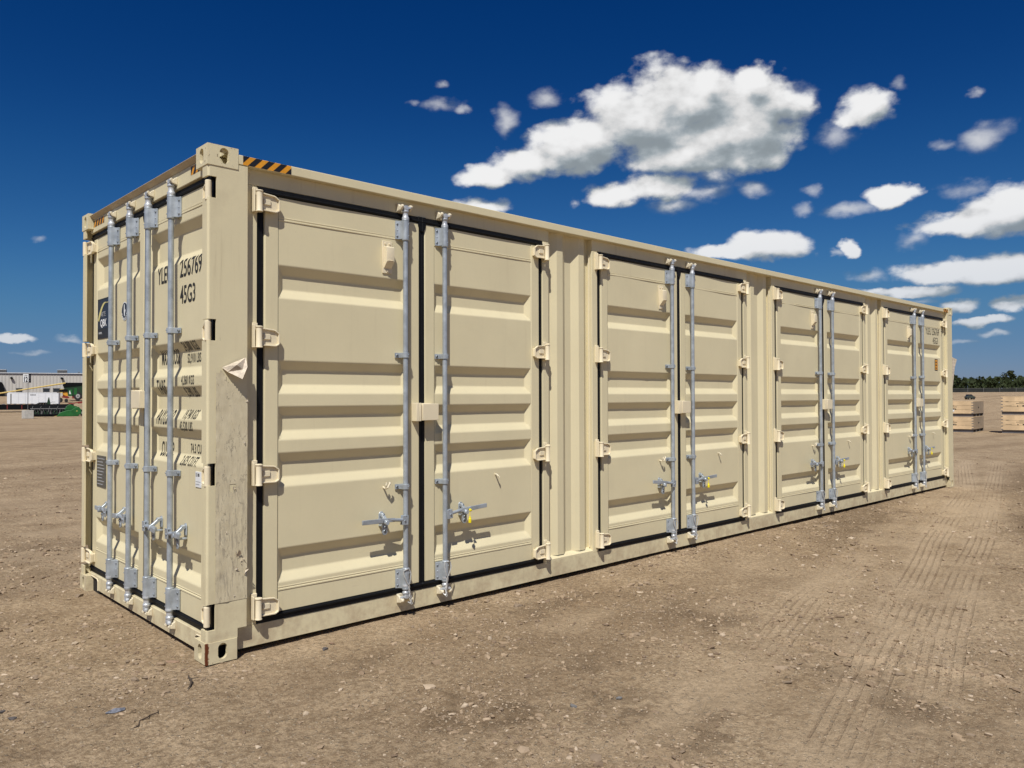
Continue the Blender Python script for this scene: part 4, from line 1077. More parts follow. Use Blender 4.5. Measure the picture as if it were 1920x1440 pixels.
flat_text(LL, 'WWW.', x0+0.035, z0+0.034, 0.018, 1.0, 0.020, 'white_vinyl')
cxr, czr = exl(1.590), 2.090
b = MB().mat(M['white_vinyl']); N = 28
b.add([(cxr+0.066*math.cos(2*math.pi*i/N), -0.0035, czr+0.066*math.sin(2*math.pi*i/N)) for i in range(N)], [tuple(range(N))])
b.mat(M['navy']); b.add([(cxr+0.060*math.cos(2*math.pi*i/N), -0.0045, czr+0.060*math.sin(2*math.pi*i/N)) for i in range(N)], [tuple(range(N))])
b.mat(M['white_vinyl'])
for poly in ([(-0.010, 0.045), (0.004, 0.050), (0.010, 0.006), (0.026, 0.014), (0.024, 0.0), (0.014, -0.010), (0.010, -0.036), (-0.006, -0.034), (-0.012, -0.004)],):
    b.add([(cxr+x, -0.0055, czr+z) for x, z in poly], [tuple(range(len(poly)))])
for k in range(7):
    a = R(200+k*23); b.add([(cxr+r*math.cos(a+q), -0.0055, czr+r*math.sin(a+q)) for r, q in ((0.048, -0.12), (0.058, -0.12), (0.058, 0.12), (0.048, 0.12))], [(0, 1, 2, 3)])
b.obj('round_emblem_sticker', LL, label='round navy sticker with a white emblem', smooth=False)
b = MB().mat(M['grey_plate']); px0, pz0 = exl(2.225), 0.805
b.box(px0, px0+0.215, -0.004, 0.001, pz0, pz0+0.235); b.mat(M['text_grey'])
for k in range(9): b.box(px0+0.015, px0+0.015+0.18*random.uniform(0.6, 1), -0.0045, -0.004, pz0+0.018+k*0.024, pz0+0.024+k*0.024)
b.obj('data_plate', LL, smooth=False, label='grey metal data plate with rows of fine print')
RR = end_right[0]; lx0, lz0 = ex(0.300), 0.955
b = MB().mat(M['white_vinyl']); b.box(lx0, lx0+0.085, -0.0035, 0.001, lz0, lz0+0.090)
b.mat(M['text_grey']); b.box(lx0+0.006, lx0+0.028, -0.0042, -0.0035, lz0+0.060, lz0+0.082); b.box(lx0+0.006, lx0+0.075, -0.0042, -0.0035, lz0+0.030, lz0+0.034); b.box(lx0+0.006, lx0+0.060, -0.0042, -0.0035, lz0+0.014, lz0+0.019)
b.mat(M['ink']); b.box(lx0+0.036, lx0+0.052, -0.0042, -0.0035, lz0+0.062, lz0+0.080); b.box(lx0+0.058, lx0+0.062, -0.0042, -0.0035, lz0+0.062, lz0+0.080)
b.obj('white_label', RR, smooth=False, label='small white printed label')

# --- the torn plastic film on the near corner post
def film():
    m, t, p = principled('torn_film')
    pos = t.add('ShaderNodeNewGeometry').outputs['Position']
    n = t.noise(t.vmath('MULTIPLY', pos, (30, 30, 9)), 1.0, 6, 0.7); n2 = t.noise(pos, 18, 5, 0.6)
    c = t.mix(t.ramp(n2.outputs['Fac'], 0.3, 0.7), (0.57, 0.50, 0.34, 1), (0.64, 0.57, 0.40, 1))
    wv = t.add('ShaderNodeTexVoronoi', feature='DISTANCE_TO_EDGE'); wv.inputs['Scale'].default_value = 1.0
    t.l.new(t.vmath('ADD', t.vmath('MULTIPLY', pos, (24, 24, 6.5)), t.vmath('MULTIPLY', n.outputs['Color'], (1.2, 1.2, 1.2))), wv.inputs['Vector'])
    crease = t.math('MULTIPLY', t.ramp(wv.outputs['Distance'], 0.030, 0.008), t.ramp(n2.outputs['Fac'], 0.45, 0.55))
    c = t.mix(t.math('MULTIPLY', crease, 0.7), c, (0.17, 0.14, 0.10, 1))
    c = t.mix(t.math('MULTIPLY', t.ramp(n.outputs['Fac'], 0.62, 0.70), 0.6), c, (0.22, 0.19, 0.15, 1))
    sp = t.add('ShaderNodeSeparateXYZ'); t.l.new(pos, sp.inputs[0])
    low = t.math('MULTIPLY', t.ramp(sp.outputs[2], 1.25, 0.75), t.ramp(sp.outputs[2], 0.30, 0.45))
    scr = t.noise(t.vmath('MULTIPLY', pos, (55, 55, 8)), 1.0, 6, 0.75)
    c = t.mix(t.math('MULTIPLY', t.math('MULTIPLY', low, t.ramp(scr.outputs['Fac'], 0.48, 0.62)), 0.55), c, (0.25, 0.215, 0.17, 1))
    t.put(p.inputs['Base Color'], c); p.inputs['Roughness'].default_value = 0.38
    bm_ = t.add('ShaderNodeBump'); bm_.inputs['Strength'].default_value = 0.6; bm_.inputs['Distance'].default_value = 0.004
    t.l.new(n.outputs['Fac'], bm_.inputs['Height']); t.l.new(bm_.outputs[0], p.inputs['Normal'])
    M['film'] = m
    M['film_back'] = plain('film_backing', (0.58, 0.50, 0.39), 0.55, var=0.25, scale=22, bump=0.4)
    M['glue'] = plain('glue_residue', (0.38, 0.27, 0.16), 0.7, var=0.3, scale=30)
    b = MB().mat(m); nx, nz = 16, 96; x0, x1, z0, z1 = 0.052, 0.236, 0.330, 1.700; V = []; F = []
    for j in range(nz+1):
        z = z0+(z1-z0)*j/nz
        for i in range(nx+1):
            x = x0+(x1-x0)*i/nx
            xx, zz = np.float64(x), np.float64(z)
            w = float(vnoise(xx*18, zz*6, 5)-0.5)*0.004+abs(float(vnoise(xx*42+zz*9, zz*14, 6))-0.5)*0.006
            V.append((x, 0.0022-max(0.0, w), z))
    for j in range(nz):
        for i in range(nx):
            x = x0+(x1-x0)*(i+.5)/nx; z = z0+(z1-z0)*(j+.5)/nz
            # torn away above the diagonal and at a few spots
            lim = 1.620-0.95*max(0, x-0.075)+0.01*math.sin(x*90)
            if z > lim: continue
            if abs(x-0.150) < 0.012 and 0.94 < z < 0.985: continue
            a = j*(nx+1)+i; F.append((a, a+1, a+nx+2, a+nx+1))
    b.add(V, F); b.obj('plastic_film', box_root, label='wrinkled torn plastic film stuck down the near corner post', sharp=25)
    b = MB().mat(M['film_back'])
    P = [(0.085, 0.000, 1.645), (0.215, -0.022, 1.705), (0.212, -0.050, 1.650), (0.176, -0.065, 1.580), (0.11, -0.020, 1.62), (0.150, -0.050, 1.660), (0.188, -0.042, 1.635)]
    b.add(P, [(0, 1, 5), (1, 2, 6), (1, 6, 5), (2, 3, 6), (6, 3, 4), (5, 6, 4), (0, 5, 4)])
    b.obj('film_flap', box_root, label='pale flap of film peeling off the near corner post', sharp=15)
    b = MB().mat(M['film_back'])
    for (cx, cz, r) in ((0.232, 1.46, .010), (0.157, 0.960, .012), (0.185, 0.590, .022), (0.205, 0.545, .018), (0.176, 0.520, .012), (0.225, 0.49, .016), (0.215, 1.22, .007), (0.11, 0.72, .006), (0.16, 0.36, .006)):
        for k in range(3):
            q = [(cx+random.uniform(-r, r), -random.uniform(0, r*1.1), cz+random.uniform(-1.5*r, 1.5*r)) for _ in range(3)]; q[0] = (q[0][0], 0.001, q[0][2]); b.add(q, [(0, 1, 2)])
    b.obj('film_tatters', box_root, smooth=False).__setitem__('kind', 'stuff')
    b = MB().mat(M['film_back']); b.add([(LX+0.002, 0.01, 2.10), (LX+0.13, -0.02, 2.07), (LX+0.09, 0.0, 1.93), (LX+0.035, 0.01, 1.68), (LX+0.002, 0.01, 1.60)], [(0, 1, 2, 3, 4)])
    b.obj('film_flap', box_root, label='loose flap of film on the far corner post')
film()

# ------------------------------------------------------------------ small litter on the dirt
def gz(x, y): return float(ground_z(np.float64(x), np.float64(y)))
def litter():
    b = MB().mat(plain('blue_plastic', (0.17, 0.18, 0.215), 0.4, var=0.5, scale=40, bump=0.8)); x, y = -0.60, -0.32
    b.add([(0, 0, 0.012), (0.05, -0.02, 0.006), (0.11, -0.035, 0.016), (0.12, -0.01, 0.020), (0.06, 0.012, 0.024), (0.01, 0.02, 0.010)], [(0, 1, 4, 5), (1, 2, 3, 4)])
    b.add([(0, 0, 0.010), (0.05, -0.02, 0.004), (0.11, -0.035, 0.014), (0.12, -0.01, 0.018), (0.06, 0.012, 0.022), (0.01, 0.02, 0.008)], [(5, 4, 1, 0), (4, 3, 2, 1)])
    o = b.obj('plastic_scrap', loc=(x, y, gz(x, y)-0.004)); o.scale = (0.72, 0.72, 0.8); tag(o, 'crumpled blue grey plastic scrap lying on the dirt at lower left', 'litter')
    b = MB().mat(plain('dry_twig', (0.075, 0.055, 0.04), 0.9)); x, y = -0.15, -0.20
    b.tube([(0.02, 0.10, 0.012), (0.0, 0.05, 0.018), (-0.004, 0.0, 0.02), (-0.03, -0.05, 0.010), (-0.05, -0.07, 0.006)], [0.003, 0.005, 0.005, 0.004, 0.002], 6)
    b.tube([(0.0, 0.03, 0.018), (0.04, 0.02, 0.016)], [0.003, 0.0015], 5)
    o = b.obj('twig', loc=(x, y, gz(x, y))); tag(o, 'short dark dry twig on the dirt in front of the near corner', 'twig')
    b = MB().mat(plain('dark_root', (0.06, 0.04, 0.028), 0.9)); x, y = -0.50, -0.53
    b.tube([(0.09, 0.07, 0.004), (0.075, 0.03, 0.010), (0.04, 0.035, 0.004), (0.02, 0.0, 0.012), (-0.01, 0.01, 0.003), (-0.035, -0.05, 0.006), (-0.08, -0.055, -0.004)], [0.0015, 0.0025, 0.003, 0.0035, 0.003, 0.003, 0.001], 6)
    o = b.obj('root', loc=(x, y, gz(x, y))); tag(o, 'thin dark root lying across the gravel at lower left', 'root')
    def stone(x, y, s, c, label, seed):
        rr = random.Random(seed); bm = bmesh.new(); bmesh.ops.create_icosphere(bm, subdivisions=1, radius=1)
        for v in bm.verts:
            k = 1+rr.uniform(-.34, .22); v.co = Vector((v.co.x*s[0]*k, v.co.y*s[1]*k, v.co.z*s[2]*k))
        bmesh.ops.triangulate(bm, faces=bm.faces)
        me = bpy.data.meshes.new('stone'); bm.to_mesh(me); bm.free(); me.materials.append(c)
        o = place(me, 'stone', None, (x, y, gz(x, y)+s[2]*0.3), rr.uniform(0, 3)); tag(o, label, 'stone', 'larger stones on the dirt')
    cr = plain('rust_stone', (0.27, 0.18, 0.12), 0.9, scale=40); cg = plain('grey_stone', (0.17, 0.165, 0.16), 0.8, scale=40); cp = plain('pale_stone', (0.44, 0.35, 0.25), 0.9, scale=40); cd = plain('dark_stone', (0.09, 0.08, 0.075), 0.9, scale=40)
    stone(-0.10, 0.21, (.045, .018, .008), cr, 'flat reddish stone left of the near bottom corner', 1)
    stone(-0.42, 0.90, (.03, .02, .012), cp, 'pale tan stone left of the end doors', 2)
    stone(-0.93, -0.10, (.02, .016, .012), cd, 'dark rounded stone near the lower left edge', 3)
    stone(-0.95, 0.02, (.02, .014, .009), cd, 'small charcoal stone beside the lower left edge', 4)
    stone(1.04, -1.78, (.022, .016, .012), cg, 'grey stone in the middle foreground', 5)
    stone(1.28, -1.86, (.020, .016, .010), cg, 'bluish grey stone at the bottom centre', 6)
    stone(1.75, -1.62, (.024, .018, .010), cp, 'pale stone in the dirt right of centre', 7)
    stone(0.62, -0.20, (.022, .017, .014), cd, 'brown stone beside the foot of the near side door', 8)
    stone(0.70, -0.14, (.026, .014, .008), cr, 'flat reddish chip below the near side door', 9)
    stone(0.10, -0.93, (.018, .014, .010), cp, 'pale chip of stone at lower left of centre', 10)
    stone(2.95, -3.05, (.030, .020, .012), cp, 'flat buff stone among the tyre tracks at right', 11)
    stone(2.35, -1.75, (.022, .018, .014), cp, 'whitish stone left of the ridge of dirt', 12)
litter()

# ------------------------------------------------------------------ crates at the right
M['wood'] = plain('pale_pine', (0.64, 0.47, 0.28), 0.8, var=0.14, scale=3)  # the pine's own tone, lighter than the plywood
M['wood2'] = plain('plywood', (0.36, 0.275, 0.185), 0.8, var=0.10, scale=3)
M['strap'] = plain('dull_bracket', (0.16, 0.15, 0.15), 0.6)
def crate(label, W, D, H, loc, rot, group):
    t = thing('wooden_crate', label, 'crate', loc, rot, group)
    n = 3; h = (H-0.12)/n; j = 0.006
    for k in range(n):
        for s in (-1, 1):
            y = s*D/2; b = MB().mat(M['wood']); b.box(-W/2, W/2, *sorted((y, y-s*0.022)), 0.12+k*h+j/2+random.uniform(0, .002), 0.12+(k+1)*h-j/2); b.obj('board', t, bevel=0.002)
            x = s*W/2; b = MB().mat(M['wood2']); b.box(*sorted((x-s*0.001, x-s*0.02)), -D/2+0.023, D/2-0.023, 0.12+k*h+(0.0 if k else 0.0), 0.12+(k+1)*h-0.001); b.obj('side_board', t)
    b = MB().mat(M['wood']); b.box(-W/2-0.003, W/2+0.003, -D/2-0.003, D/2+0.003, H-0.001, H+0.018); b.obj('lid', t)
    for k in range(4):
        y = -D/2+0.05+(D-0.1)*k/3; b = MB().mat(M['strap']); b.box(-W/2+0.02, W/2-0.02, y-0.04+(0.05 if k == 0 else 0), y+0.04, 0.0, 0.115); b.obj('skid', t)  # skids coloured dark to paint the shade of the gap underneath
    b = MB().mat(M['strap'])
    for x in (-W/2, W/2):
        for z in np.linspace(0.15, H-0.05, 5):
            b.box(x-0.004 if x > 0 else x-0.004, x+0.004, -D/2-0.004, -D/2+0.03, z-0.016, z+0.016)
            b.box(*((x-0.06, x) if x > 0 else (x, x+0.06)), -D/2-0.004, -D/2, z-0.016, z+0.016)
    o = b.obj('corner_bracket', t)
    b = MB().mat(M['ink_pale']); y = -D/2-0.002; zc = 0.12+1.5*h
    def mk(x, z, w, hh): b.box(x-w/2, x+w/2, y-0.001, y, z-hh/2, z+hh/2)
    for c in (-W*0.22, W*0.22) if W > 1.6 else (0.0,):
        for k in range(9): mk(c-0.16+k*0.04, zc+0.03, 0.028, 0.022)
        mk(c, zc+0.075, 0.14, 0.012); mk(c+0.02, zc-0.03, 0.2, 0.008); mk(c-0.12, zc-0.065, 0.03, 0.05); mk(c+0.06, zc-0.065, 0.05, 0.05); mk(c+0.13, zc-0.065, 0.04, 0.05)
    mk(-W/2+0.20, zc+0.10, 0.10, 0.02); mk(-W/2+0.25, zc-0.06, 0.2, 0.012)
    b.obj('stencil_marks', t)
    b = MB().mat(M['ink_pale']); x = W/2+0.001
    for yy, w in ((-0.09, 0.05), (-0.02, 0.05), (0.05, 0.06)): b.box(x-0.001, x+0.0015, yy-w/2, yy+w/2, H*0.55, H*0.55+0.06)
    b.box(x-0.001, x+0.0015, -0.04, 0.04, H*0.55-0.12, H*0.55-0.105)
    b.obj('stencil_marks', t)
    return t
AZC = R(14.5)
def fit(t, sx, sz): t.scale = (sx, sx, sz)
def facing(az): return az-math.pi/2
GRP = 'wooden crates stacked in the yard'
cr_r = facing(R(15.0)+R(-9.0))
H1 = 0.605
def fwd(a): return Vector((math.cos(a), math.sin(a), 0))
def crate_pos(corner, rot, W, D, side):
    """centre of a crate from its front corner on the ground"""
    rx = Vector((math.cos(rot), math.sin(rot), 0)); fy = Vector((-math.sin(rot), math.cos(rot), 0))
    return Vector(corner)+rx*(-side*W/2)+fy*(D/2)
c = crate_pos((33.0, 5.70, 0), cr_r, 1.5, 2.2, 1)
for k, lb in enumerate(('lower crate of the left stack beside the far end of the container', 'upper crate with a white paper tag, left stack beyond the container')):
    o = crate(lb, 1.5, 2.2, H1, (c.x, c.y, k*(H1+0.02)), cr_r, GRP)
    if k == 1:
        b = MB().mat(M['white_vinyl']); b.box(-0.05, 0.08, -1.108, -1.104, 0.20, 0.28); b.obj('paper_tag', o)
cr_r2 = facing(R(14.0)+R(-4.0))
c = crate_pos((33.2, 4.78, 0), cr_r2, 2.4, 1.2, -1)
for k, lb in enumerate(('lower crate of the tall stack cut off by the right edge', 'upper crate of the tall stack cut off by the right edge')):
    crate(lb, 2.4, 1.2, 0.70, (c.x, c.y, k*(0.70+0.02)), cr_r2, GRP)

# ------------------------------------------------------------------ far right: fence, trees, vehicles
def fz(x, y): return float(far_rise(np.float64(x), np.float64(y)))
CAMX, CAMY = -1.732, -4.295
def polar(az, D): return CAMX+D*math.cos(R(az)), CAMY+D*math.sin(R(az))
def fence():
    t = thing('chain_link_fence', 'long low chain link fence with dark windscreen before the trees', 'fence')
    M['wind'] = plain('dark_windscreen', (0.016, 0.019, 0.018), 0.9, var=0.35, scale=0.4); M['steel'] = plain('grey_post', (0.12, 0.12, 0.12), 0.5)
    azs = np.arange(0, 30, 0.86); pts = [polar(a, 232) for a in azs]
    for i in range(len(pts)-1):
        (x0, y0), (x1, y1) = pts[i], pts[i+1]; z = 2.0
        b = MB().mat(M['wind']); b.bar((x0, y0, z+0.62), (x1, y1, z+0.62), 0.05, 1.05 if i % 3 else 1.2); b.obj('windscreen', t)
        b = MB().mat(M['steel']); b.bar((x0, y0, z+1.30), (x1, y1, z+1.30), 0.09, 0.07); b.obj('rail', t)
    for x, y in pts:
        b = MB().mat(M['steel']); b.cyl((x, y, 1.9), (x, y, 3.42), 0.07, n=6); b.obj('post', t)
fence()

def leafy(name, color, cell=2.0):
    m, t, p = principled(name); g = t.add('ShaderNodeNewGeometry')
    n = t.noise(g.outputs['Position'], 0.45, 4, 0.6)
    c = t.mix(t.ramp(n.outputs['Fac'], 0.3, 0.7), rgba([v*0.6 for v in color]), rgba([v*1.35 for v in color]))
    c = t.mix(t.math('MULTIPLY', g.outputs['Random Per Island'], 0.5), c, rgba([v*1.5 for v in color]))
    t.put(p.inputs['Base Color'], c); p.inputs['Roughness'].default_value = 0.8; p.inputs['Specular IOR Level'].default_value = 0.2
    return m
M['leaf'] = [leafy('dark_foliage', (0.026, 0.036, 0.012)), leafy('olive_foliage', (0.042, 0.048, 0.016)), leafy('dull_foliage', (0.033, 0.041, 0.018))]
M['bark'] = plain('bark', (0.075, 0.06, 0.045), 0.9)
def crown_mesh(h, w, seed, n=900):
    r = np.random.default_rng(seed); lob = []
    for i in range(11):
        z = h*r.uniform(0.25, 0.92); k = math.sqrt(max(0.08, 1-((z/h-0.5)/0.62)**2)); lob.append((r.uniform(-.33, .33)*w*k, r.uniform(-.33, .33)*w*k, z, w*r.uniform(0.16, 0.28)))
    lob.append((0, 0, h*0.9, w*0.13))
    V = []; F = []
    for i in range(n):
        L = lob[r.integers(len(lob))]; d = r.normal(size=3); d /= np.linalg.norm(d); q = L[3]*r.uniform(0.45, 1.08)
        c = np.array([L[0], L[1], L[2]])+d*q*np.array([1, 1, 0.85])
        if c[2] < 0.4: c[2] = 0.4
        u = r.normal(size=3); u /= np.linalg.norm(u); v = np.cross(u, r.normal(size=3)); v /= np.linalg.norm(v); s = r.uniform(0.16, 0.42)
        b = len(V); V += [tuple(c+u*s), tuple(c+v*s*0.8), tuple(c-u*s*0.9), tuple(c-v*s*0.7)]; F.append((b, b+1, b+2, b+3))
    me = bpy.data.meshes.new('crown'); me.from_pydata(V, [], F); return me
def trunk_mesh(h, seed):
    r = random.Random(seed); b = MB().mat(M['bark']); b.tube([(0, 0, -0.3), (r.uniform(-.1, .1), 0, h*0.3), (r.uniform(-.3, .3), r.uniform(-.2, .2), h*0.62), (r.uniform(-.3, .3), 0, h*0.95)], [0.2, 0.16, 0.10, 0.03], 7)
    for k in range(6):
        a = r.uniform(0, 6.28); z = h*r.uniform(0.25, 0.7); b.tube([(0, 0, z), (math.cos(a)*h*0.14, math.sin(a)*h*0.14, z+h*0.10), (math.cos(a)*h*0.24, math.sin(a)*h*0.24, z+h*0.25)], [0.07, 0.05, 0.015], 5)
    return b.mesh('trunk')
variants = []
for k in range(6):
    h = (6.4, 7.2, 5.6, 8.0, 6.0, 6.8)[k]; cm = crown_mesh(h, h*0.72, 50+k); cm.materials.append(M['leaf'][k % 3]); variants.append((cm, trunk_mesh(h, k), h))
rt = random.Random(5)
def tree_line():
    az = 0.0; i = 0; count = [0, 0]; ORD = ['first', 'second', 'third', 'fourth', 'fifth', 'sixth', 'seventh', 'eighth', 'ninth', 'tenth', 'eleventh', 'twelfth']
    TOP = [(-20, 1.0), (10, 1.0), (13, 1.02), (14.2, 1.0), (15.5, 0.85), (16.6, 0.78), (18, 0.72), (40, 0.75)]
    while az < 30:
        for row, (D, cnt) in enumerate(((262, 1), (276, 1))):
            cm, tm, h = variants[rt.randrange(6)]; x, y = polar(az+rt.uniform(-.2, .2)+row*0.4, D+rt.uniform(-5, 5))
            s = np.interp(az, [a for a, _ in TOP], [v for _, v in TOP])*rt.uniform(0.88, 1.16)*(1.05 if row else 0.95)*0.84
            lab = ('bushy dark tree of the front row beyond the fence, outside the middle of the view', 'taller dark tree of the back row beyond the fence, outside the middle of the view')[row]
            if 13.2 < az < 18.6 and count[row] < 12:
                lab = '%s tree of the %s from the right edge behind the fence' % (ORD[count[row]], ('front row', 'taller back row')[row]); count[row] += 1
            t = thing('tree', lab, 'tree', (x, y, 2.0), rt.uniform(0, 6.28), ('front row trees behind the fence', 'back row trees behind the fence')[row]); t.scale = (s, s, s)
            place(cm, 'crown', t); place(tm, 'trunk', t)
        az += rt.uniform(0.65, 0.95); i += 1
tree_line()
def undergrowth():
    V = []; F = []; r = np.random.default_rng(9)
    for i in range(11000):
        a = r.uniform(-1, 31); D = r.uniform(238, 268); x, y = polar(a, D); c = np.array([x, y, 2.0+r.uniform(0, 1)**1.1*4.3])
        u = r.normal(size=3); u /= np.linalg.norm(u); v = np.cross(u, r.normal(size=3)); v /= np.linalg.norm(v); s = r.uniform(0.35, 0.8)
        b = len(V); V += [tuple(c+u*s), tuple(c+v*s*0.8), tuple(c-u*s*0.9), tuple(c-v*s*0.7)]; F.append((b, b+1, b+2, b+3))
    me = bpy.data.meshes.new('undergrowth'); me.from_pydata(V, [], F); me.materials.append(M['leaf'][0]); o = place(me, 'undergrowth')
    tag(o, 'dense brush filling the foot of the tree line', 'brush', kind='stuff')
undergrowth()

M['glass'] = plain('dark_glass', (0.02, 0.025, 0.03), 0.1, spec=0.8); M['tyre'] = plain('tyre_rubber', (0.02, 0.02, 0.02), 0.9); M['rim'] = plain('rim', (0.35, 0.35, 0.34), 0.5)
def wheel(parent, x, y, r, w, rim='rim', axis='y'):
    b = MB().mat(M['tyre'])
    d = Vector((0, w/2, 0)) if axis == 'y' else Vector((w/2, 0, 0)); c = Vector((x, y, r))
    b.cyl(c-d, c+d, r, n=20); b.mat(M[rim]); b.cyl(c-d*1.06, c+d*1.06, r*0.52, n=14); b.mat(M['tyre']); b.cyl(c-d*1.12, c+d*1.12, r*0.16, n=8)
    return b.obj('wheel', parent, bevel=0.01)
def pickup():
    x, y = 95.5, 24.0; t = thing('parked_car', 'dark green car with a black roof parked far off beyond the crates', 'car', (x, y, fz(x, y)-0.02), facing(R(16))+R(28)); fit(t, 0.36, 0.46)
    m = plain('dark_green_car_paint', (0.045, 0.055, 0.045), 0.35)
    b = MB().mat(m); b.prism([(-1.3, 0.35), (-1.35, 0.72), (-1.15, 0.86), (0.75, 0.88), (1.28, 0.74), (1.35, 0.38)], -0.75, 0.75, 'xzy'); b.obj('body', t, bevel=0.05, seg=2)
    b = MB().mat(M['glass']); b.prism([(-1.05, 0.86), (-0.85, 1.22), (0.25, 1.24), (0.70, 0.88)], -0.68, 0.68, 'xzy'); b.obj('windows', t, bevel=0.03)
    b = MB().mat(plain('black_roof', (0.02, 0.018, 0.016), 0.5)); b.box(-0.90, 0.30, -0.66, 0.66, 1.235, 1.29); b.obj('roof', t, bevel=0.02)
    for sx in (-0.85, 0.85):
        for sy in (-0.68, 0.68): wheel(t, sx, sy, 0.30, 0.18, 'tyre')
    b = MB().mat(M['rim'])
    for sy in (-0.5, 0.5): b.box(1.30, 1.36, sy-0.12, sy+0.12, 0.55, 0.66)
    b.obj('headlight', t)
pickup()
M['red'] = plain('farm_red', (0.22, 0.025, 0.02), 0.5); M['green'] = plain('farm_green', (0.012, 0.115, 0.022), 0.45, var=0.25, scale=2); M['dgreen'] = plain('dark_farm_green', (0.008, 0.035, 0.012), 0.55)
M['black'] = plain('black_iron', (0.006, 0.007, 0.008), 0.8, spec=0.1); M['fyellow'] = plain('farm_yellow', (0.62, 0.46, 0.14), 0.5); M['forange'] = plain('loader_orange', (0.68, 0.32, 0.03), 0.5)
def implement():
    x, y = polar(17.75, 92); t = thing('farm_implement', 'red and white machinery half hidden by the far end of the container', 'machine', (x, y, fz(x, y)), facing(R(17.7))); fit(t, 0.735, 0.857)
    b = MB().mat(M['red']); b.box(-1.5, 0.25, -0.5, 0.5, 0.25, 0.60); b.bar((-1.5, 0, 0.5), (1.0, 0, 0.42), 0.10, 0.12); b.obj('frame', t)
    b = MB().mat(M['white_vinyl']); b.prism([(-1.4, 0.62), (-1.4, 1.15), (-0.6, 1.10), (-0.05, 0.78), (0.0, 0.62)], -0.4, 0.4, 'xzy'); b.obj('hopper', t, bevel=0.03)
    b = MB().mat(M['black']); b.bar((0.0, 0.1, 0.9), (1.2, 0.1, 0.95), 0.05, 0.05); b.cyl((0.35, 0.1, 0.85), (0.35, 0.1, 1.15), 0.06, n=8); b.bar((0.6, 0.0, 0.25), (1.3, 0.0, 0.55), 0.1, 0.15); b.obj('drawbar', t)
    for xx in (-1.0, 0.45, 0.85): wheel(t, xx, -0.45, 0.26, 0.16)
    b = MB().mat(M['white_vinyl']); b.box(-0.2, 0.35, -0.62, -0.58, 0.05, 0.22); b.obj('panel', t)
implement()

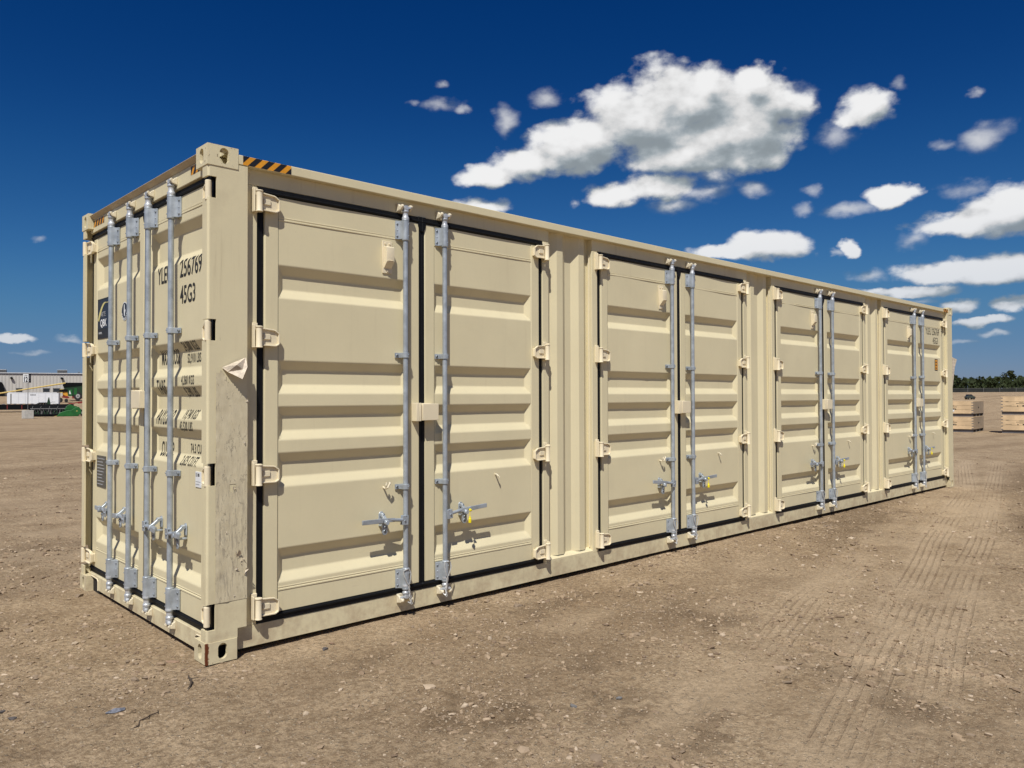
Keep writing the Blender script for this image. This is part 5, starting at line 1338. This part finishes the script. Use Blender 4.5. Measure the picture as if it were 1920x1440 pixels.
# ------------------------------------------------------------------ far left: building and yard machinery
M['wall_metal'] = plain('pale_metal_siding', (0.50, 0.485, 0.455), 0.55, var=0.06, scale=0.3); M['trim'] = plain('dark_trim', (0.045, 0.05, 0.075), 0.5); M['roofm'] = plain('pale_roof_edge', (0.62, 0.63, 0.64), 0.5)
M['hvac'] = plain('hvac_grey', (0.13, 0.125, 0.12), 0.6)
def building():
    pa, pb = Vector((20.28, 119.82, 0)), Vector((29.64, 116.91, 0)); u = (pb-pa).normalized(); rot = math.atan2(u.y, u.x)
    z0 = 1.72; t = thing('warehouse', 'long low pale metal clad warehouse with a dark eaves strip', 'building', (pa.x, pa.y, z0), rot); t.scale = (1, 1, 0.845)
    x0, x1, H = -26.0, 48.0, 3.58
    b = MB().mat(M['wall_metal']); b.box(x0, x1, 0.10, 18, -0.6, H); b.obj('wall', t)
    x = x0; k = 0
    pm = MB().mat(M['wall_metal']); pm.box(0.006, 0.394, 0.055, 0.105, -0.6, H-0.002); pm.box(0.03, 0.09, 0.02, 0.056, -0.6, H-0.002); pme = pm.mesh('siding_panel')
    while x < x1-0.4 and k < 184: place(pme, 'siding_panel', t, (x, 0, 0)); x += 0.402; k += 1
    b = MB().mat(M['trim']); b.box(x0-0.1, x1+0.1, -0.03, 0.09, H-0.015, H+0.16); b.obj('eaves_trim', t)
    b = MB().mat(M['roofm']); b.prism([(-0.06, H+0.161), (-0.06, H+0.27), (9, H+0.42), (18.2, H+0.27), (18.2, H+0.161)], x0-0.15, x1+0.15, 'yzx'); b.obj('roof', t)
    s = 1/0.0852/1.0   # metres per photo pixel here is about .0855
    def px(p): return (p)*0.0632*1.0
    ppx = (pb-pa).length/155.0
    for a, b_ in ((29, 40), (79, 91), (98, 110)):
        w = MB().mat(M['glass']); w.box(a*ppx, b_*ppx, -0.02, 0.018, 0.72, 1.28); o = w.obj('window', t)
        f = MB().mat(M['hvac']); f.box(a*ppx-0.04, b_*ppx+0.04, -0.05, 0.018, 1.281, 1.36); f.box(a*ppx-0.04, b_*ppx+0.04, -0.05, 0.018, 0.64, 0.719); f.obj('window_frame', o)
    w = MB().mat(M['black'])
    w.prism([(-1.0, -0.3)]+[(-1.0, 1.9), (-0.7, 2.25), (-0.1, 2.4), (0.25, 2.25), (0.42, 1.8), (0.42, -0.3)], -0.55, 0.019, 'xzy'); w.obj('entrance_porch', t)
    w = MB().mat(M['glass']); w.box(0.43, 0.62, -0.3, 0.018, 0.0, 1.3); w.obj('side_light', t)
    for a in (21, 115):
        l = MB().mat(M['black']); l.obox((a*ppx, -0.18, H-0.62), (0.14, 0, -0.10), (0, 0.14, 0.04), (0.05, 0.0, 0.09)); l.box(a*ppx-0.05, a*ppx+0.05, -0.06, 0.05, H-0.62, H-0.45); l.obj('wall_lamp', t)
    for a, b_, hh in ((-14, 5, 0.52), (103, 121, 0.55)):
        r = thing('rooftop_unit', 'louvred grey rooftop air unit at the left edge of the roof' if a < 0 else 'louvred grey rooftop air unit over the middle of the roof', 'air conditioner', (pa.x+u.x*(a+b_)/2*ppx-u.y*3, pa.y+u.y*(a+b_)/2*ppx+u.x*3, z0+H*0.845+0.25), rot, 'rooftop units on the warehouse'); r.scale = (1, 1, 0.84)
        w = (b_-a)*ppx*1.03; q = MB().mat(M['hvac']); q.box(-w/2, w/2, -0.5, 0.5, -0.1, hh); q.obj('housing', r)
        for k in range(4): q = MB().mat(M['steel']); q.box(-w/2+0.05, w/2-0.05, -0.53, -0.502, 0.08+k*0.11, 0.13+k*0.11); q.obj('louvre', r)
        q = MB().mat(M['roofm']); q.box(-w/2-0.03, w/2+0.03, -0.54, 0.54, hh, hh+0.04); q.obj('cap', r)
    v = MB().mat(M['hvac']); xx = 146*ppx; P0 = pa+u*xx+Vector((-u.y, u.x, 0))*1.5
    o = thing('roof_vent', 'small dark roof vent near the container edge', 'vent', (P0.x, P0.y, z0+H*0.845+0.22), rot)
    v.cyl((0, 0, -0.1), (0, 0, 0.16), 0.05, n=8); v.box(-0.14, 0.14, -0.08, 0.08, 0.16, 0.24); v.obj('hood', o, bevel=0.01)
    # twin floodlight mast behind
    D = 190; x, y = polar(70.36+0.0, D); t2 = thing('light_mast', 'tall thin mast with two floodlights behind the warehouse', 'light mast', (x, y, 2.0), facing(R(70.4)))
    h = 1.475+(746-688)/1461*D*0.836-2.0
    q = MB().mat(M['hvac']); q.cyl((0, 0, 0), (0, 0, h-0.35), 0.10, 0.07, n=8); q.obj('mast', t2)
    for s_ in (-1, 1):
        q = MB().mat(M['hvac']); q.bar((0, 0, h-0.4), (s_*0.42, 0, h), 0.06, 0.06); q.obj('arm', t2)
        q = MB().mat(M['black']); q.obox((s_*0.52, -0.05, h+0.06), (0.26, 0, s_*-0.09), (0, 0.2, 0.03), (0.02, 0, 0.09)); q.obj('floodlight', t2)
building()

def sign():
    x, y = 11.30, 59.6; t = thing('lane_sign', 'white LANE 12 sign on a thin post set in a concrete block', 'sign', (x, y, fz(x, y)), facing(R(77.5))); fit(t, 0.70, 0.836)
    conc = plain('pale_concrete', (0.42, 0.41, 0.38), 0.85, scale=4)
    b = MB().mat(conc); b.prism([(-0.54, 0), (-0.27, -0.30)][:0] or [(-0.56, 0.25), (-0.30, -0.30), (0.50, -0.22), (0.40, 0.38)], 0.0, 0.72, 'xyz'); b.obj('concrete_block', t, bevel=0.02)
    b = MB().mat(M['steel']); b.cyl((-0.02, 0, 0.72), (-0.02, 0, 3.75), 0.032, n=8); b.obj('post', t)
    zt, zb = 3.80, 3.08
    b = MB().mat(M['white_vinyl']); b.prism([(-0.45, -0.10), (0.02, -0.14), (0.02, -0.12), (-0.45, -0.08)], zb, zt, 'xyz'); o = b.obj('sign_face', t)
    b = MB().mat(M['black_vinyl']); b.prism([(-0.47, -0.079), (0.021, -0.119), (0.021, -0.10), (-0.47, -0.06)], zb-0.02, zt+0.02, 'xyz'); b.obj('sign_back', t)
    b = MB().mat(M['black_vinyl']); b.prism([(0.04, -0.13), (0.24, 0.12), (0.22, 0.14), (0.02, -0.10)], zb-0.02, zt+0.02, 'xyz'); b.obj('sign_face', t, label='dark second face of the sign turned to the right')
    b = MB().mat(M['text_grey']); b.prism([(0.09, -0.075), (0.17, 0.025), (0.165, 0.03), (0.085, -0.07)], zb+0.1, zb+0.2, 'xyz'); b.prism([(0.09, -0.075), (0.17, 0.025), (0.165, 0.03), (0.085, -0.07)], zb+0.3, zb+0.62, 'xyz'); b.obj('lettering', t)
    for txt, px_, pz, hh, bold, sx in (('12', -0.425, zb+0.06, 0.42, 0.04, 0.66), ('LANE', -0.355, zb+0.53, 0.10, 0.012, 0.85)):
        me = text_mesh(txt, hh, sx, bold)
        for v in me.vertices: v.co.x += px_; v.co.z += pz; v.co.y = -0.144+(v.co.x)*(-0.085)-0.004
        me.materials.append(M['ink']); place(me, 'lettering', o)
sign()

def trailer():
    pa, pb = Vector((15.47, 89.28, 0)), Vector((19.81, 87.51, 0)); u = (pb-pa).normalized(); L = (pb-pa).length*0.95; rot = math.atan2(u.y, u.x)
    PX = L/98; z0 = 0.70; t = thing('enclosed_trailer', 'white enclosed cargo trailer with four dots on its side', 'trailer', (pa.x, pa.y, z0), rot); t.scale = (1, 1, 0.836)
    wm = plain('white_aluminium', (0.70, 0.72, 0.75), 0.45, var=0.03, scale=1.5, bump=0.5)
    b = MB().mat(wm); b.prism([(0.0, 0.22), (0.0, 1.52), (0.16, 1.66), (0.42, 1.66), (0.50, 1.60), (L, 1.60), (L, 0.18), (3.9, 0.18), (3.75, 0.30), (3.3, 0.33), (2.95, 0.28), (2.8, 0.18)], 0, 2.0, 'xzy'); b.obj('body', t, bevel=0.01)
    b = MB().mat(M['roofm']); b.box(0.40, L+0.01, -0.02, 2.0, 1.605, 1.68); b.obj('roof_rail', t)
    b = MB().mat(M['hvac']); b.box(0.30, 0.40, -0.012, 0.0, 0.2, 1.5); b.obj('corner_trim', t)
    for k in range(7): b = MB().mat(wm); b.box(0.44+k*0.60, 0.44+k*0.60+0.585, -0.022, -0.004, 0.24 if not 3 < k < 6 else 0.4, 1.57); b.obj('side_panel', t)
    b = MB().mat(M['black'])
    for k in range(4): b.obox((2.12+k*0.13, -0.026, 1.34), (0.052, 0, 0.0), (0, 0.003, 0), (0, 0, 0.050))
    b.obj('logo_dots', t)
    b = MB().mat(M['text_grey']); b.box(L-0.42, L-0.12, -0.027, -0.022, 0.42, 0.50); b.obj('lettering', t)
    b = MB().mat(M['black']); b.prism([(2.6, 0.20), (2.75, 0.32), (3.2, 0.40), (3.65, 0.34), (3.85, 0.20), (3.7, 0.20), (3.55, 0.28), (3.2, 0.32), (2.85, 0.27), (2.75, 0.20)], -0.08, 0.02, 'xzy'); b.obj('fender', t)
    for xx in (2.95, 3.5): wheel(t, xx, 0.06, 0.24, 0.14)
trailer()

def header_machine():
    x, y = 13.95, 63.7; t = thing('harvester_header', 'black grain header with a green divider snout lying on the dirt', 'machine', (x, y, 0.06), facing(R(76))); fit(t, 0.70, 0.836)
    # local x spans about 115 photo pixels = 5 m
    def X(p): return (p-94)*0.0472
    def Z(p): return (782-p)*0.0472
    b = MB().mat(M['black']); b.prism([(-0.4, 0.05), (-0.9, 0.12), (-0.9, 0.24), (0.0, 0.30), (0.7, 0.35), (0.7, 1.02), (0.5, 1.14), (0.25, 0.6), (0.1, 0.30)], X(42), X(132), 'yzx'); b.obj('trough', t)
    b = MB().mat(M['dgreen']); b.box(X(46), X(132), 0.62, 0.78, 0.86, 1.10); b.obj('back_beam', t)
    b = MB().mat(M['dgreen']); b.prism([(X(76), 1.05), (X(80), 1.75), (X(81.5), 1.78), (X(85), 1.05)], 0.5, 0.7, 'xzy'); b.obj('mast_plate', t)
    r = random.Random(3)
    b = MB().mat(M['hvac'])
    for k in range(15):                                                # pick-up reel slats and fingers
        xx = X(46+k*5.6); b.bar((xx, -0.45, 0.35+0.25*(k % 2)), (xx+0.16, 0.2, 0.95-0.2*(k % 3)), 0.03, 0.03)
        b.bar((xx+0.05, -0.5, 0.7), (xx+0.20, -0.4, 0.25), 0.02, 0.02)
    b.cyl((X(44), 0.0, 0.72), (X(130), 0.0, 0.72), 0.05, n=8); b.obj('reel', t)
    for k in range(14):
        b = MB().mat(M['dgreen'] if k % 3 else M['hvac']); xx = X(47+k*6); b.prism([(xx, 0.2), (xx+0.1, 0.62), (xx+0.2, 0.2)], -0.75, -0.72, 'xzy'); b.obj('finger', t)
    b = MB().mat(M['green'])
    b.prism([(X(97), 0.02), (X(104), Z(774)), (X(119), Z(769.5)), (X(127), Z(769)), (X(136), Z(763.5)), (X(142), Z(763)), (X(147.5), Z(769)), (X(147.5), Z(776)), (X(140), 0.03)], -1.05, -0.55, 'xzy'); b.obj('divider_snout', t, bevel=0.04, seg=2)
    b = MB().mat(M['green']); b.prism([(X(112), Z(770)), (X(118), Z(761)), (X(124), Z(757.5)), (X(130), Z(761)), (X(138), Z(762)), (X(141), Z(768))], -0.5, 0.3, 'xzy'); b.obj('end_shield', t, bevel=0.03)
    b = MB().mat(M['fyellow']); b.bar((X(93), -0.9, 0.03), (X(103), -0.85, 0.10), 0.06, 0.04); b.box(X(137), X(139.5), -1.06, -1.05, Z(772), Z(770.5)); b.obj('yellow_tip', t)
    wheel(t, X(151), 0.6, 0.32, 0.22, 'rim'); 
    b = MB().mat(M['black']); b.box(X(140), X(165), 0.55, 0.8, 0.45, 0.62); b.obj('transport_axle', t)
    # low black deck trailer to the left
    x, y = 13.2, 74.2; t = thing('deck_trailer', 'long low black deck trailer standing behind the lane sign', 'trailer', (x, y, fz(x, y)), facing(R(79))); fit(t, 0.70, 0.836)
    PX = 0.054
    b = MB().mat(M['black']); b.box(-6.0, 2.1, -1.0, 1.0, 0.25, 0.78); b.obj('frame', t)
    for k in range(27): b = MB().mat(M['wood2'] if k % 2 else M['strap']); b.box(-6.0+k*0.30, -5.72+k*0.30, -1.02, 1.02, 0.785, 0.85+0.01*(k % 3)); b.obj('deck_board', t)
    for k in range(5): b = MB().mat(M['red']); b.box(-5.2+k*1.5, -5.12+k*1.5, -1.03, -1.002, 0.3, 0.72); b.obj('side_marker', t)
    b = MB().mat(M['black']); b.bar((1.7, -0.9, 0.3), (2.3, -0.9, -0.15), 0.06, 0.10); b.obj('landing_leg', t)
    wheel(t, -4.0, -0.85, 0.30, 0.2); wheel(t, -4.8, -0.85, 0.30, 0.2)
header_machine()

def combine():
    x, y = 23.75, 98.8; t = thing('combine_harvester', 'dark green harvester half hidden by the container behind the trailer', 'harvester', (x, y, fz(x, y)+0.05), facing(R(74))); fit(t, 0.70, 0.836)
    def X(p): return (p-144)*0.070
    def Z(p): return (753-p)*0.070
    b = MB().mat(M['dgreen']); b.prism([(X(134), Z(744)), (X(131), Z(733)), (X(127), Z(724)), (X(131), Z(720)), (X(175), Z(720)), (X(190), Z(724)), (X(192), Z(744))], -1.2, 1.2, 'xzy'); b.obj('body', t, bevel=0.05)
    b = MB().mat(M['black']); b.prism([(X(126), Z(722)), (X(130), Z(717)), (X(172), Z(717)), (X(176), Z(721)), (X(128), Z(726))], -1.3, 1.3, 'xzy'); b.obj('grain_tank', t)
    b = MB().mat(M['green']); b.box(X(138), X(146), -1.24, -1.2, Z(743), Z(731)); b.box(X(150), X(156), -1.24, -1.2, Z(741), Z(728)); b.obj('side_shield', t)
    b = MB().mat(M['red']); b.box(X(146), X(188), -1.1, 0.9, Z(749), Z(743.5)); b.obj('chassis', t)
    wheel(t, X(158), -1.0, 0.62, 0.45); wheel(t, X(182), -1.0, 0.5, 0.4)
    b = MB().mat(M['glass']); b.box(X(176), X(188), -1.22, -0.2, Z(733), Z(721)); b.obj('cab_window', t)
    b = MB().mat(M['fyellow']); b.cyl((X(132), -1.25, Z(718)), (X(132)-13.5, -1.6, Z(748)), 0.10, 0.085, n=10); b.obj('unloading_auger', t, label='long pale yellow auger tube slanting down to the left')
    x, y = 21.9, 94.6; t = thing('skid_loader', 'orange and black loader between the trailer and the harvester', 'loader', (x, y, fz(x, y)), facing(R(75.5))); fit(t, 0.70, 0.836)
    def X(p): return (p-120)*0.067
    def Z(p): return (754-p)*0.067
    b = MB().mat(M['forange']); b.prism([(X(119), Z(742)), (X(118), Z(734)), (X(121), Z(731)), (X(128), Z(733)), (X(130), Z(741))], -0.5, 0.5, 'xzy'); b.obj('hood', t, bevel=0.03)
    b = MB().mat(M['black']); b.prism([(X(111), Z(736)), (X(112), Z(727)), (X(118), Z(726.5)), (X(129), Z(728)), (X(129), Z(732)), (X(119), Z(733))], -0.6, 0.6, 'xzy'); b.obj('cab', t)
    b = MB().mat(M['fyellow']); b.bar((X(107), -0.6, Z(734)), (X(118), -0.6, Z(734)), 0.08, 0.12); b.bar((X(112), -0.6, Z(728)), (X(120), -0.6, Z(727)), 0.06, 0.06); b.obj('lift_arm', t)
    b = MB().mat(M['red']); b.prism([(X(117), Z(744)), (X(119), Z(738)), (X(127), Z(741)), (X(133), Z(743)), (X(130), Z(746))], -0.5, 0.7, 'xzy'); b.obj('red_frame', t)
    b = MB().mat(M['white_vinyl']); b.prism([(X(131), Z(737)), (X(133), Z(729)), (X(136), Z(737))], -0.3, 0.0, 'xzy'); b.obj('white_panel', t)
    wheel(t, X(114), -0.5, 0.32, 0.25, 'tyre'); wheel(t, X(126), -0.5, 0.26, 0.25, 'tyre')
    x, y = 20.5, 85.0; t = thing('red_tow_implement', 'low dark red towed implement with a long drawbar right of the white trailer', 'implement', (x, y, fz(x, y)), facing(R(74.8))); fit(t, 0.70, 0.836)
    def X(p): return (p-130)*0.060
    b = MB().mat(M['red']); b.bar((X(118), 0, 0.22), (X(142), 0, 0.48), 0.10, 0.12); b.bar((X(120), 0.1, 0.36), (X(129), 0.1, 0.34), 0.07, 0.07); b.bar((X(140), 0, 0.42), (X(175), 0, 0.6), 0.5, 0.22); b.obj('drawbar', t)
    b = MB().mat(M['black']); b.bar((X(127), 0, 0.0), (X(127), 0, 0.4), 0.05, 0.05); b.obj('jack_stand', t)
    wheel(t, X(158), -0.3, 0.32, 0.2)
    x, y = polar(80.0, 88.5); t = thing('red_plough', 'rusty red plough frame at the left edge beside the white trailer', 'implement', (x, y, fz(x, y)), facing(R(80))); fit(t, 0.70, 0.836)
    b = MB().mat(M['red']); b.bar((-1.4, 0, 0.5), (0.35, 0, 0.32), 0.12, 0.14); b.bar((-1.2, 0.2, 0.25), (0.2, 0.2, 0.45), 0.10, 0.10); b.obj('frame', t)
    b = MB().mat(M['black']); b.cyl((0.28, -0.1, 0.28), (0.28, 0.1, 0.28), 0.24, n=14); b.obj('disc', t)
combine()
